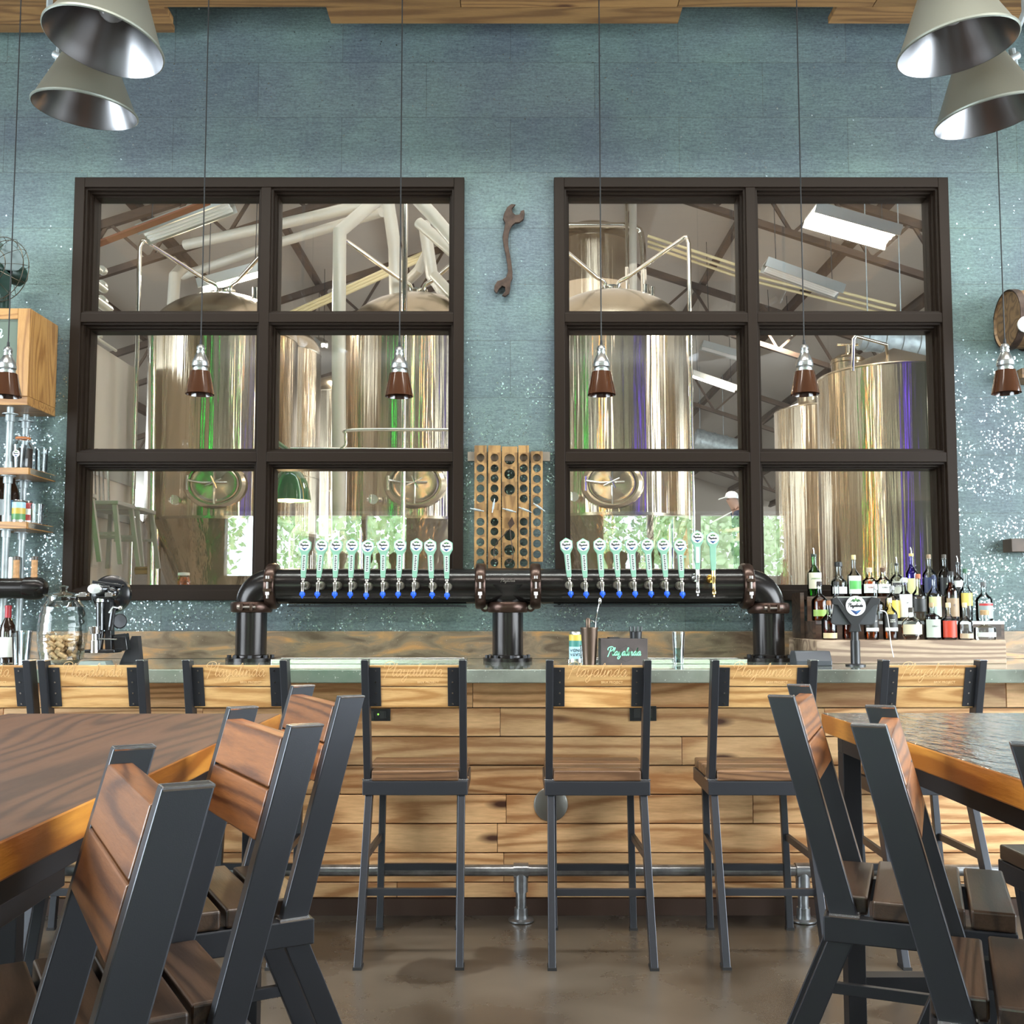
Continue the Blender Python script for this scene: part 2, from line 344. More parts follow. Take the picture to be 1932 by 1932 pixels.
    sp3 = N.new('ShaderNodeMath'); sp3.operation = 'LESS_THAN'; L.new(sp.outputs[2], sp3.inputs[0]); L.new(hm.outputs[0], sp3.inputs[1])
    th3 = N.new('ShaderNodeMath'); th3.operation = 'MULTIPLY'; L.new(th2.outputs[0], th3.inputs[0]); L.new(sp3.outputs[0], th3.inputs[1])
    ms = N.new('ShaderNodeMixShader'); L.new(th3.outputs[0], ms.inputs[0]); L.new(b.outputs[0], ms.inputs[1]); L.new(fl.outputs[0], ms.inputs[2])
    L.new(ms.outputs[0], N['Material Output'].inputs['Surface'])
    b.inputs['Roughness'].default_value = .5; b.inputs['Metallic'].default_value = .25
    bu = N.new('ShaderNodeBump'); bu.inputs['Strength'].default_value = .5; bu.inputs['Distance'].default_value = .006; L.new(fine.outputs['Fac'], bu.inputs['Height']); L.new(bu.outputs['Normal'], b.inputs['Normal'])
    return m
CORK = cork()
b = B()
xs = [XL, wx[0], wx[1], wx[2], wx[3], XR]
for i in (0, 2, 4): b.box((xs[i], YW, 0), (xs[i+1], YW+TW, ZC))
for i in (1, 3): b.box((xs[i], YW, 0), (xs[i+1], YW+TW, zb)); b.box((xs[i], YW, zt), (xs[i+1], YW+TW, ZC))
struct(b.build('wall_back', CORK, smooth=0), 'teal cork covered wall around the two brewery windows')
RED0 = mat('tree_bark', (.12,.08,.05), .8)
CREAM = mat('warm_plaster', (.42,.38,.33), .8)
for nm, x in (('wall_left', XL), ('wall_right', XR)):
    b = B(); s = -1 if x < 0 else 1; x0, x1 = sorted((x, x+s*.2))
    y0, y1 = (-2.0, 4.4) if s > 0 else (-2.0, 3.6)
    b.box((x0, YF, 0), (x1, y0, ZC)); b.box((x0, y1, 0), (x1, YW+TW, ZC)); b.box((x0, y0, 0), (x1, y1, 1.0)); b.box((x0, y0, 3.8), (x1, y1, ZC))
    struct(b.build(nm, CREAM, smooth=0))
# wall behind the camera, with its row of windows (seen only as reflections in the brewery glass)
fz0, fz1 = 1.9, 2.9
ops = []
YV = 2*YW + .1 - YF
for u0, u1 in ((150,172),(176,240),(420,485),(500,580),(590,680),(688,765),(1140,1225),(1235,1315),(1325,1412),(1440,1488),(1668,1746),(1753,1776)):
    ops.append((-0 + (u0-CX)/F*YV, (u1-CX)/F*YV))
b = B(); x = XL
for a, c in ops:
    b.box((x, YF-.2, 0), (a, YF, ZC)); b.box((a, YF-.2, 0), (c, YF, fz0)); b.box((a, YF-.2, fz1), (c, YF, ZC)); x = c
b.box((x, YF-.2, 0), (XR, YF, ZC))
struct(b.build('wall_front', CREAM, smooth=0))
b = B()
for a, c in ((0,2),(2,6),(6,10),(10,12)): b.box((ops[a][0]-.08,YF,fz1+.02),(ops[c-1][1]+.08,YF+.06,fz1+.06))
struct(b.build('trim_3', mat('white_head_trim', (.8,.8,.8), .4), smooth=0), 'white trim above the street windows')
# trees outside those windows
LEAF = mat('sunlit_leaves', (.55,.74,.42), .7, var=.35, vs=3)
for i, (x, y, r) in enumerate(((-10.0,-17,2.9),(-4.2,-18,2.8),(1.0,-17,2.2),(5.6,-18,2.3),(10.4,-17,2.3))):
    t = thing('street_tree', 'leafy green tree outside the street windows, reflected in the brewery glass', 'tree', (x,y,0), group='trees outside the street windows')
    b = B(); rnd = random.Random(i)
    for k in range(4500):
        v = Vector((rnd.gauss(0,1),rnd.gauss(0,1),rnd.gauss(0,1))).normalized()*r*rnd.uniform(.6,1.0); c = v+Vector((0,0,r+.9)); e = Vector((rnd.gauss(0,1),rnd.gauss(0,1),rnd.gauss(0,1))).normalized(); f = v.normalized().cross(e).normalized(); g_ = .12
        b.add([c+e*g_, c+f*g_*.6, c-e*g_, c-f*g_*.6], [(0,1,2,3)])
    b.build('foliage', LEAF, t, smooth=0); b = B(); b.cyl((0,0,0),(0,0,r),.18,.1); b.build('trunk', RED0, t)

b = B(); b.box((XL-.2, YF-.2, ZC), (XR+.2, YW+TW, ZC+.1)); struct(b.build('ceiling', mat('dark_ceiling_paint', (.08,.075,.07), .8), smooth=0))
# --- polished concrete floor
def concrete():
    m, N, L, b = newmat('stained_concrete')
    tc = N.new('ShaderNodeTexCoord')
    def nz(s, d, r=.55):
        n = N.new('ShaderNodeTexNoise'); n.inputs['Scale'].default_value = s; n.inputs['Detail'].default_value = d; n.inputs['Roughness'].default_value = r; L.new(tc.outputs['Object'], n.inputs['Vector']); return n
    a = nz(1.6, 8, .6); ra = N.new('ShaderNodeValToRGB'); e = ra.color_ramp.elements; e[0].position = .33; e[1].position = .68; e[0].color = (.040,.031,.022,1); e[1].color = (.105,.087,.067,1); L.new(a.outputs['Fac'], ra.inputs[0])
    s = nz(.9, 5, .45); rs = N.new('ShaderNodeValToRGB'); e = rs.color_ramp.elements; e[0].position = .565; e[1].position = .575; e[0].color = (1,1,1,1); e[1].color = (.55,.53,.52,1); L.new(s.outputs['Fac'], rs.inputs[0])
    k = nz(9, 3, .6); rk = N.new('ShaderNodeValToRGB'); e = rk.color_ramp.elements; e[0].position = .74; e[1].position = .76; e[0].color = (1,1,1,1); e[1].color = (.3,.28,.27,1); L.new(k.outputs['Fac'], rk.inputs[0])
    x = N.new('ShaderNodeMixRGB'); x.blend_type = 'MULTIPLY'; x.inputs[0].default_value = 1; L.new(ra.outputs[0], x.inputs[1]); L.new(rs.outputs[0], x.inputs[2])
    y = N.new('ShaderNodeMixRGB'); y.blend_type = 'MULTIPLY'; y.inputs[0].default_value = 1; L.new(x.outputs[0], y.inputs[1]); L.new(rk.outputs[0], y.inputs[2])
    L.new(y.outputs[0], b.inputs['Base Color'])
    rr = N.new('ShaderNodeMapRange'); rr.inputs['To Min'].default_value = .14; rr.inputs['To Max'].default_value = .42; L.new(a.outputs['Fac'], rr.inputs['Value']); L.new(rr.outputs[0], b.inputs['Roughness'])
    return m
b = B(); b.box((XL-.2, YF-.2, -.1), (XR+.2, YW+TW, 0)); struct(b.build('floor', concrete(), smooth=0), 'brown mottled polished concrete floor')
# --- suspended plank ceiling over the bar
CEDAR = wood('cedar_ceiling_plank', (.34,.185,.065), (.17,.08,.027), axis='X', gs=.9, rough=.5, kd=.5, isl=.3)
zp = Z_(62, 5.5)
def yz(v): return P(CX, v, Z=zp).y
b = B(); yA, yB, yC = yz(62), yz(45), yz(14)
def xz(u, v): return P(u, v, Z=zp).x
rowsz = .155
def plank(x0, x1, y1, wdt=rowsz, dz=0): b.box((x0, y1-wdt, zp+dz), (x1-.004, y1-.003, zp+.035+dz))
plank(-3.4, xz(330,60), yA, yA-yB)
for x0, x1, yy in ((-3.4, xz(320,30), yB), (xz(625,45), xz(1280,45), yB), (xz(1562,45), 3.4, yB)):
    plank(x0, x1, yy)
y = yB - rowsz
r = 0
while y > 1.6:
    cuts = sorted([-3.4] + [random.uniform(-3, 3) for _ in range(3)] + [3.4])
    if r == 0: cuts = [-3.4, xz(265,20), xz(870,10), xz(1280,8), xz(1650,8), 3.4]
    for i in range(len(cuts)-1): plank(cuts[i], cuts[i+1], y)
    y -= rowsz; r += 1
for xx in (-2.6, -.9, .9, 2.6): b.box((xx-.04, 1.8, zp+.036), (xx+.04, 5.2, zp+.12))
tag(b.build('ceiling_panel', CEDAR, base=True, smooth=0), 'knotty cedar plank panel with staggered ends hung above the bar', 'ceiling panel')
rods = thing('ceiling_panel_hanger', 'steel rods the cedar plank panel hangs on', 'hanger', (0,4.4,zp+.12))
b = B()
for xx in (-2.6, -.9, .9, 2.6):
    for yy in (2.1, 4.9): b.cyl((xx, yy, zp+.12), (xx, yy, ZC), .006, n=8)
b.build('rod', GALV, rods, world=True)
# --- windows in the tap wall
BRONZE = mat('bronze_window_frame', (.015,.0085,.005), .55, 0, spec=.15)
def mullx(u, v): return X_(u, v, YW)
zm = [Z_(602,YW), Z_(864,YW)]
for n, (x0, x1, xm) in enumerate(((wx[0], wx[1], X_(498,740,YW)), (wx[2], wx[3], X_(1420,740,YW)))):
    fw, mw = .055, .052
    root = bpy.data.objects.new('window_%d' % (n+1), None); C.objects.link(root); root.location = ((x0+x1)/2, YW, zb)
    struct(root, ['large bronze framed six-pane window left of the wrench', 'large bronze framed six-pane window right of the wrench'][n])
    b = B(); y0, y1 = YW-.035, YW+.09
    b.box((x0,y0,zb),(x0+fw,y1,zt)); b.box((x1-fw,y0,zb),(x1,y1,zt)); b.box((x0+fw,y0,zb),(x1-fw,y1,zb+fw)); b.box((x0+fw,y0,zt-fw),(x1-fw,y1,zt))
    b.box((xm-mw/2,y0+.002,zb+fw),(xm+mw/2,y1,zt-fw))
    for z in zm:
        b.box((x0+fw,y0+.002,z-mw/2),(xm-mw/2,y1,z+mw/2)); b.box((xm+mw/2,y0+.002,z-mw/2),(x1-fw,y1,z+mw/2))
    b.build('frame', BRONZE, root, world=True, smooth=0, bevel=.003)
    cx = [(x0+fw, xm-mw/2), (xm+mw/2, x1-fw)]; cz = [(zb+fw, zm[1]-mw/2), (zm[1]+mw/2, zm[0]-mw/2), (zm[0]+mw/2, zt-fw)]
    for (a, c) in cx:
        for (d, e) in cz:
            s = B()
            for k, (t, ya, yb) in enumerate(((.011, YW-.02, YW+.1), (.021, YW+.012, YW+.1), (.029, YW+.04, YW+.13))):
                o_ = [0, .011, .021][k]
                p, q, u, v = a+o_, c-o_, d+o_, e-o_; w_ = t-o_
                s.box((p,ya,u),(p+w_,yb,v)); s.box((q-w_,ya,u),(q,yb,v)); s.box((p+w_,ya,u),(q-w_,yb,u+w_)); s.box((p+w_,ya,v-w_),(q-w_,yb,v))
            s.build('glazing_bead', BRONZE, root, world=True, smooth=0)
            g = B(); g.box((a+.02,YW+.085,d+.02),(c-.02,YW+.091,e-.02)); g.build('pane', GLASS, root, world=True, smooth=0)
# backsplash
def rusty():
    m, N, L, b = newmat('rust_patina_backsplash'); tc = N.new('ShaderNodeTexCoord'); mp = N.new('ShaderNodeMapping'); mp.inputs['Scale'].default_value = (1.4,1,5); L.new(tc.outputs['Object'], mp.inputs[0])
    n = N.new('ShaderNodeTexNoise'); n.inputs['Scale'].default_value = 3; n.inputs['Detail'].default_value = 7; n.inputs['Distortion'].default_value = 1.2; L.new(mp.outputs[0], n.inputs['Vector'])
    r = N.new('ShaderNodeValToRGB'); e = r.color_ramp.elements; e[0].position = .3; e[1].position = .72; e[0].color = (.10,.065,.04,1); e[1].color = (.50,.25,.085,1)
    k = e.new(.5); k.color = (.23,.165,.105,1); L.new(n.outputs['Fac'], r.inputs[0])
    v = N.new('ShaderNodeTexNoise'); v.inputs['Scale'].default_value = 160; L.new(tc.outputs['Object'], v.inputs['Vector']); rv = N.new('ShaderNodeValToRGB'); e = rv.color_ramp.elements; e[0].position = .68; e[1].position = .74; L.new(v.outputs['Fac'], rv.inputs[0])
    x = N.new('ShaderNodeMixRGB'); x.inputs[2].default_value = (.6,.5,.4,1); L.new(rv.outputs[0], x.inputs[0]); L.new(r.outputs[0], x.inputs[1]); L.new(x.outputs[0], b.inputs['Base Color']); b.inputs['Roughness'].default_value = .35; b.inputs['Metallic'].default_value = .2
    return m
ZT = 1.094                                           # bar top height
b = B(); b.box((-4.4, YW-.025, ZT+.001), (4.4, YW, Z_(1191,YW))); struct(b.build('trim_1', rusty(), smooth=0), 'rust and gold stained backsplash strip behind the bar')
# ------------------------------------------------------------------ brewhouse shell
BY1, BX0, BX1, ZR, SL = 32.0, -9.0, 9.5, 7.2, .33
INS = mat('roof_insulation', (.50,.44,.38), .6, bump=.8, bs=3)
RED = mat('rusty_purlin', (.085,.05,.032), .6, .2, var=.5, vs=2)
b = B()
for s in (-1, 1):
    xe = BX0 if s < 0 else BX1; ze = ZR - SL*abs(xe)
    b.add([(0,YW+TW,ZR),(xe,YW+TW,ze),(xe,BY1,ze),(0,BY1,ZR),(0,YW+TW,ZR+.1),(xe,YW+TW,ze+.1),(xe,BY1,ze+.1),(0,BY1,ZR+.1)], [(0,1,2,3),(7,6,5,4),(0,4,5,1),(1,5,6,2),(2,6,7,3),(3,7,4,0)])
rf = struct(b.build('ceiling', INS, smooth=0), 'quilted insulation roof lining of the brewhouse')
b = B()
for s in (-1, 1):
    x = .35
    while x < 9:
        z = ZR - SL*x - .09; b.bar((s*x, YW+TW+.02, z), (s*x, BY1-.1, z), .075, .17, (1,0,-s*SL)); x += 1.25
tag(b.build('purlin', RED, rf, smooth=0), 'dark rusty purlins', kind=None)
struct(B().box((BX0-.2, YW+TW, -.1), (BX1+.2, BY1, 0)).build('floor', mat('brewhouse_concrete', (.22,.2,.18), .35), smooth=0), 'brewhouse concrete floor')
TAN = mat('tan_brewhouse_wall', (.40,.33,.27), .75)
struct(B().box((BX0-.2, YW+TW, 0), (BX0, BY1, 3.5)).build('wall_left', TAN, smooth=0)); struct(B().box((BX1, YW+TW, 0), (BX1+.2, BY1, 3.4)).build('wall_right', TAN, smooth=0))
b = B(); b.add([(BX0,BY1,0),(BX1,BY1,0),(BX1,BY1,ZR-SL*BX1),(0,BY1,ZR),(BX0,BY1,ZR-SL*-BX0)],[(0,1,2,3,4)]); b.add([(BX0,BY1+.2,0),(BX1,BY1+.2,0),(BX1,BY1+.2,ZR-SL*BX1),(0,BY1+.2,ZR),(BX0,BY1+.2,ZR-SL*-BX0)],[(4,3,2,1,0)])
struct(b.build('wall_back', TAN, smooth=0))
PY1 = 9.1; px = X_(262,700,PY1)
pz = Z_(700, PY1)
struct(B().box((px-.14, YW+TW, 0), (px, PY1, pz)).build('wall_left', mat('cream_partition', (.50,.43,.36), .7), smooth=0), 'plain beige partition wall seen through the left window')
# pipes along the partition
PVC = mat('cream_pvc_pipe', (.46,.42,.35), .35)
for k, (dz, dx, r, l) in enumerate(((.02,.04,.012,'thin conduit running just above the beige partition'), (.16,.05,.045,'thick cream pipe above the beige partition'), (.30,.05,.038,'second cream pipe above the beige partition'), (.43,.05,.03,'third cream pipe above the beige partition'), (.55,.05,.026,'uppermost cream pipe above the beige partition'))):
    b = B(); b.tube([(px+dx-.1,YW+TW+.02,pz+dz+.1),(px+dx,PY1-1.4,pz+dz),(px+dx,PY1-.65-.1*k,pz+dz)], r, 12)
    for yy in (6.4, 7.3, 8.2): b.cyl((px+dx-.05,yy,pz+dz+.06),(px+dx-.05,yy+.05,pz+dz+.06), r+.008, n=12)
    tag(b.build('wall_pipe', PVC, base=True), l, 'pipe', 'cream pipes above the partition')
# roof trusses
def truss(Y, lab):
    t = thing('roof_truss', lab, 'truss', (0,Y,2.5), group='steel roof trusses')
    for s in (-1, 1):
        xe = 9.0*s
        def top(x): return ZR - SL*abs(x) - .24
        def low(x): return ZR - SL*abs(x) - .24 - .55
        B().bar((0,Y,top(0)),(xe,Y,top(xe)),.07,.09,(0,1,0)).build('top_chord', RED, t, world=True, smooth=0)
        B().bar((0,Y,low(0)),(xe,Y,low(xe)),.07,.07,(0,1,0)).build('bottom_chord', RED, t, world=True, smooth=0)
        w_ = B(); x = .1
        while x < 8.6:
            w_.bar((s*x,Y,top(x)),(s*(x+.4),Y,low(x+.4)),.03,.035,(0,1,0)); w_.bar((s*(x+.4),Y,low(x+.4)),(s*(x+.85),Y,top(x+.85)),.03,.035,(0,1,0)); x += .85
        w_.build('web', RED, t, world=True, smooth=0)
for Y, l in ((8.0,'nearest dark steel roof truss seen through the windows'),(11.2,'second dark steel roof truss from the bar'),(15.2,'third dark steel roof truss from the bar'),(20,'fourth dark steel roof truss, far down the brewhouse'),(26,'farthest dark steel roof truss')): truss(Y, l)
# ================================================================== BREWHOUSE THINGS
def tank_steel(name, col=(.56,.46,.34), rough=.2, wave=.9, seed=0):
    m, N, L, b = newmat(name)
    b.inputs['Base Color'].default_value = c4(col); b.inputs['Metallic'].default_value = 1; b.inputs['Roughness'].default_value = rough
    b.inputs['Anisotropic'].default_value = .93; b.inputs['Anisotropic Rotation'].default_value = .25
    t = N.new('ShaderNodeTangent'); t.direction_type = 'RADIAL'; t.axis = 'Z'; L.new(t.outputs[0], b.inputs['Tangent'])
    tc = N.new('ShaderNodeTexCoord'); mp = N.new('ShaderNodeMapping'); mp.inputs['Scale'].default_value = (5,5,.12); mp.inputs['Location'].default_value = (seed,seed,0)
    L.new(tc.outputs['Object'], mp.inputs[0]); n = N.new('ShaderNodeTexNoise'); n.inputs['Scale'].default_value = 2.2; n.inputs['Detail'].default_value = 3; L.new(mp.outputs[0], n.inputs[0])
    u = N.new('ShaderNodeBump'); u.inputs['Strength'].default_value = wave; u.inputs['Distance'].default_value = .02; L.new(n.outputs['Fac'], u.inputs['Height']); L.new(u.outputs[0], b.inputs['Normal'])
    return m
TS = tank_steel('brushed_tank_steel'); DS = mat('dull_dome_steel', (.40,.33,.24), .25, 1)
PIPE = mat('polished_pipe', (.72,.68,.60), .14, 1)
def tank(lab, px, Yc, R, vsh, vtop, vcone=None, zbot=.75, manhole=None, goose=False, flat=False, lid=None, valve=None, legs=True):
    X = X_(px, 800, Yc); t = thing('brewing_tank', lab, 'tank', (X, Yc, 0), group='stainless brewing tanks')
    zs = Z_(vsh, Yc-R); zt_ = max(Z_(vtop, Yc), zs+.05); zc = Z_(vcone, Yc-R) if vcone else zbot
    b = B(); pr = [(R-.01, zc-.005),(R, zc)] + [(R, zc+(zs-zc)*i/6) for i in range(1,7)]
    b.lathe(pr, n=96); b.build('tank_shell', TS, t)
    for zz in (zc+.01, zs-.02, zc+(zs-zc)*.45): pass
    b = B(); b.lathe([(R*1.0, zs), (R*1.005, zs+.012), (R*1.0, zs+.02)], n=96)
    pr = []
    for i in range(13):
        a = PI/2*i/12; pr.append((max(R*math.cos(a),.001), zs+.015+(zt_-zs)*math.sin(a))) if not flat else pr.append((R*(1-i/12)+.001, zs+.015+(zt_-zs)*(i/12)))
    b.lathe(pr, n=96); b.build('dome', DS, t)
    b = B(); b.lathe([(R*1.004, zc-.012),(R*1.004, zc+.012)], n=96); b.lathe([(R*1.003, zc+(zs-zc)*.3),(R*1.003, zc+(zs-zc)*.3+.012)], n=96); b.build('weld_band', DS, t)
    if vcone:
        b = B(); b.lathe([(.06, .55), (.09, .62), (R*.995, zc)], n=96); b.build('cone', TS, t)
    else:
        b = B(); b.lathe([(.001, zbot-.1), (R*.99, zbot)], n=96); b.build('bottom', TS, t)
    if legs:
        for i in range(4):
            a = PI/4+i*PI/2; b = B(); top = zc+.15
            b.cyl((R*.9*math.cos(a), R*.9*math.sin(a), 0), (R*.93*math.cos(a), R*.93*math.sin(a), top), .04, n=14); b.build('leg', PIPE, t)
    if goose:
        for s in (-1, 1):
            b = B(); zz = zt_
            pts = smoothline([(s*.05,-.05,zz+.04),(s*.07,-.06,zz+.10),(s*.14,-.1,zz+.13)], 4)[:-1] + smoothline([(s*.14,-.1,zz+.13),(s*(R*.80),-.5,zz+.32),(s*(R*.87),-.54,zz+.33),(s*(R*.9),-.56,zz+.27)], 6)
            pts += [(s*(R*.9),-.58,.4)] if True else []
            b.tube(pts, .019, 12); b.build('riser_pipe', PIPE, t)
        b = B(); b.lathe([(.001,0),(.11,0),(.11,.03),(.06,.035),(.06,.07),(.09,.075),(.09,.09),(.001,.09)], (0,0,zt_-.02), 24)
        for i in range(8):
            a = i*PI/4; b.cyl((.085*math.cos(a),.085*math.sin(a),zt_),(.085*math.cos(a),.085*math.sin(a),zt_+.05),.012,n=8)
        b.cyl((.3,-.1,zt_-.06),(.3,-.1,zt_+.06),.03); b.cyl((.36,-.1,zt_-.08),(.36,-.1,zt_+.04),.022); b.build('top_valve', PIPE, t)
    if lid:
        lx, ly, lr = lid; zl = zs
        b = B(); b.lathe([(lr,0),(lr,.16),(lr*1.06,.165),(lr*1.06,.19),(lr,.2),(lr*.6,.24),(.001,.25)], (lx,ly,zl), 40); b.cyl((lx,ly,zl+.24),(lx,ly,zl+.33),.02); b.cyl((lx-.09,ly,zl+.33),(lx+.09,ly,zl+.33),.012); b.build('lid', DS, t)
    if manhole:
        mx = X_(manhole, 913, Yc-R)-X; zm_ = Z_(913, Yc-R); y = -math.sqrt(max(R*R-mx*mx, 0)); ang = math.atan2(mx, -y)
        M = Matrix.Translation((mx, y, zm_)) @ Matrix.Rotation(ang, 4, 'Z') @ Matrix.Rotation(PI/2, 4, 'X')
        M = M @ Matrix.Diagonal((1.22, 1, 1, 1))
        b = B(); b.lathe([(.215,-.05),(.205,.03),(.18,.055),(.165,.055),(.165,.03)], n=48, M=M); mw = b.build('manway', DS, t)
        b = B(); b.lathe([(.163,.028),(.163,.045),(.15,.052),(.13,.045),(.07,.065),(.001,.07)], n=48, M=M); dr = b.build('manway_door', DS, t)
        b = B(); q = lambda x, y_, z_: M @ Vector((x, y_, z_))
        b.tube([q(-.17,.02,.07), q(-.08,0,.10), q(.085,.005,.10)], .009, 8); b.tube([q(0,.17,.07), q(0,0,.11), q(0,-.17,.07)], .009, 8)
        b.cyl(q(0,0,.07), q(0,0,.15), .014, n=10); b.tube([q(-.055,-.03,.15), q(.05,.03,.15)], .008, 8); b.tube([q(.02,-.05,.15), q(-.02,.05,.15)], .008, 8)
        b.cyl(q(-.18,.06,.06), q(-.18,-.06,.06), .012, n=10); b.build('door_clamp', PIPE, dr)
    if valve:
        vx = X_(valve[0], valve[1], Yc-R)-X; zz = Z_(valve[1], Yc-R); y = -math.sqrt(max(R*R-vx*vx, 0))
        b = B(); b.cyl((vx,y+.02,zz),(vx,y-.07,zz),.03); b.cyl((vx-.05,y-.09,zz),(vx+.03,y-.09,zz),.018); b.cyl((vx,y-.07,zz),(vx,y-.11,zz),.04); b.cyl((vx-.02,y-.1,zz-.03),(vx-.02,y-.1,zz+.04),.012); b.build('sample_valve', PIPE, t)
    return t
tank('domed steel fermenting tank filling the left pane of the left window', 420, 9.4, .65, 612, 562, 975, manhole=405, goose=True, valve=(335,945))
tank('domed steel tank nearest the wrench side of the left window', 787, 9.4, .67, 612, 562, 975, manhole=783, goose=True, valve=(705,943))
tank('domed steel tank in the left half of the right window', 1155, 9.4, .68, 608, 556, 968, manhole=1155, goose=True, valve=(1083,937))
tank('steel tank standing behind, between the two domed tanks of the left window', 499, 12.6, .66, 645, 612, 1000, legs=True)
tank('small far steel tank glimpsed in the gap of the left window', 640, 16.5, .52, 735, 712, 1010)
tank('tall steel tank rising behind the domed tank of the right window', 1120, 13.2, .5, 440, 425, None, goose=False)
tank('large flat-topped steel tank at the right edge of the right window', 1690, 8.9, .64, 684, 660, None, zbot=.5, flat=True, lid=(-.36,.10,.14))
tank('flat-topped steel tank left of the large flat-topped one', 1566, 11.6, .60, 760, 742, None, zbot=.5, flat=True, lid=(-.22,-.1,.16))
# ring pipe and outlet pipes by the tall tank
Yq = 12.4
def pipe(name, lab, pts, r, m=PIPE, cat='pipe', n=12, group=None, sm=0):
    b = B(); b.tube(smoothline(pts, sm) if sm else pts, r, n); return tag(b.build(name, m, base=True), lab, cat, group)
pipe('steel_pipe', 'steel pipe curving across the top of the tall tank', [P(1040,425,Y=Yq), P(1180,425,Y=Yq), P(1200,430,Y=Yq), P(1212,455,Y=Yq), P(1215,600,Y=Yq), P(1215,1000,Y=Yq), (P(1215,1000,Y=Yq).x,Yq,0)], .035, sm=4)
pipe('steel_pipe', 'cream vertical pipe right of the tall tank, thicker of the pair', [P(1194,360,Y=12.2), P(1196,1000,Y=12.2), (P(1196,1000,Y=12.2).x,12.2,0)], .045, PVC)
pipe('steel_pipe', 'slim vertical steel pipe right of the tall tank', [P(1182,360,Y=12.3), P(1184,1000,Y=12.3), (P(1184,1000,Y=12.3).x,12.3,0)], .02)
tp_ = thing('process_pipework', 'tall polished pipe with two level branches in front of the tank beside the wrench', 'pipe', (P(761,1000,Y=8.36).x,8.36,0))
for nm, pts, r in (('riser', [P(765,365,Y=8.36), P(763,600,Y=8.36), P(760,1000,Y=8.36), (P(760,1000,Y=8.36).x,8.36,0)], .022), ('branch', smoothline([P(640,849,Y=8.34),P(652,840,Y=8.34), P(653,820,Y=8.34), P(668,811,Y=8.34), P(860,811,Y=8.34)],4), .014), ('branch', [P(548,846,Y=8.34), P(870,849,Y=8.34)], .013)):
    b = B(); b.tube(pts, r, 12); b.build(nm, PIPE, tp_, world=True)
pipe('steel_pipe', 'gooseneck vent pipe on the large flat-topped tank', [P(1609,700,Y=8.3), P(1610,640,Y=8.3), P(1614,634,Y=8.3), P(1672,650,Y=8.6), P(1676,690,Y=8.8)], .014)
# white ventilation piping under the roof
D = PVC
def pv(lab, pts, r, g='white ventilation pipes'): return pipe('ventilation_pipe', lab, pts, r, D, 'pipe', 14, g, 0)
pv('white pipe dropping straight down left of the dome in the left window', [P(708,380,Y=9.0), P(641,437,Y=8.6), P(639,640,Y=8.6), P(640,1000,Y=8.6)], .058)
pv('long white pipe crossing the roof to the elbow, upper of two', [P(350,462,Y=11), P(520,425,Y=10.5), P(716,380,Y=9.6)], .055)
pv('long white pipe crossing the roof, lower of two', [P(345,520,Y=12), P(520,460,Y=11), P(720,400,Y=10)], .05)
pv('short white standpipe rising behind the left dome', [P(325,600,Y=10.6), P(330,520,Y=10.6), P(345,505,Y=10.8)], .06)
pv('white pipe sloping down at the top right corner of the left window', [P(782,370,Y=8.5), P(815,405,Y=8.5), P(870,470,Y=8.3)], .055)
pv('second white pipe sloping down below the top right one', [P(790,420,Y=9.2), P(870,490,Y=9.0)], .05)
pv('jointed white pipe hanging at the centre top of the left window', [P(730,370,Y=9.5), P(738,420,Y=9.5), P(745,470,Y=9.4), P(747,560,Y=9.4)], .06)
pv('jointed grey-white pipe behind the dome of the left window', [P(810,470,Y=10), P(790,510,Y=10), P(760,540,Y=10.2), P(720,590,Y=11)], .05)
pv('steep white pipe at the right of the left window', [P(800,420,Y=9.8), P(815,520,Y=9.8), P(850,570,Y=9.8)], .06)
pv('white pipe low behind the right riser', [P(820,520,Y=9.1), P(858,562,Y=8.9)], .045)
CONDUIT = mat('yellowed_conduit', (.62,.50,.28), .4)
for k, (v0, v1) in enumerate(((445,505),(455,516),(464,526))):
    pipe('conduit', ['upper', 'middle', 'lower'][k]+' pale conduit running under the roof in the right window', [P(1222,v0,Y=11.5+.1*k), P(1405,v1,Y=11.5+.1*k), P(1690,v1+72,Y=11.5+.1*k)], .017, CONDUIT, 'conduit', 8, 'conduits under the roof')
for k in range(3):
    pipe('conduit', ['upper', 'middle', 'lower'][k]+' pale conduit slanting behind the vertical white pipe in the left window', [P(520,602+6*k,Y=12), P(700,521+6*k,Y=12), P(800,476+6*k,Y=12)], .02, CONDUIT, 'conduit', 8, 'conduits in the left window')
for lb_, a_, c_, r_ in (('spiral duct at the right edge above the large tank', P(1622,635,Y=11), P(1780,655,Y=11), .14), ('thick spiral duct hung low in the right panes', P(1310,830,Y=20), P(1420,858,Y=20), .22)):
    b = B(); b.cyl(a_, c_, r_, n=24)
    for f in (.1,.3,.5,.7,.9):
        p = a_.lerp(c_, f); d = (c_-a_).normalized()*.02; b.cyl(p-d, p+d, r_+.012, n=24)
        if f in (.1,.5,.9): b.cyl(p, (p.x,p.y,ZR-SL*abs(p.x)-.02), .006, n=6)
    tag(b.build('spiral_duct', GALV, base=True), lb_, 'duct')
pipe('cable_tray', 'dark red steel beam slanting across the top left pane', [P(60,508,Y=7.6), P(395,380,Y=7.6)], .028, mat('red_oxide', (.30,.10,.05), .5), 'beam', 4)
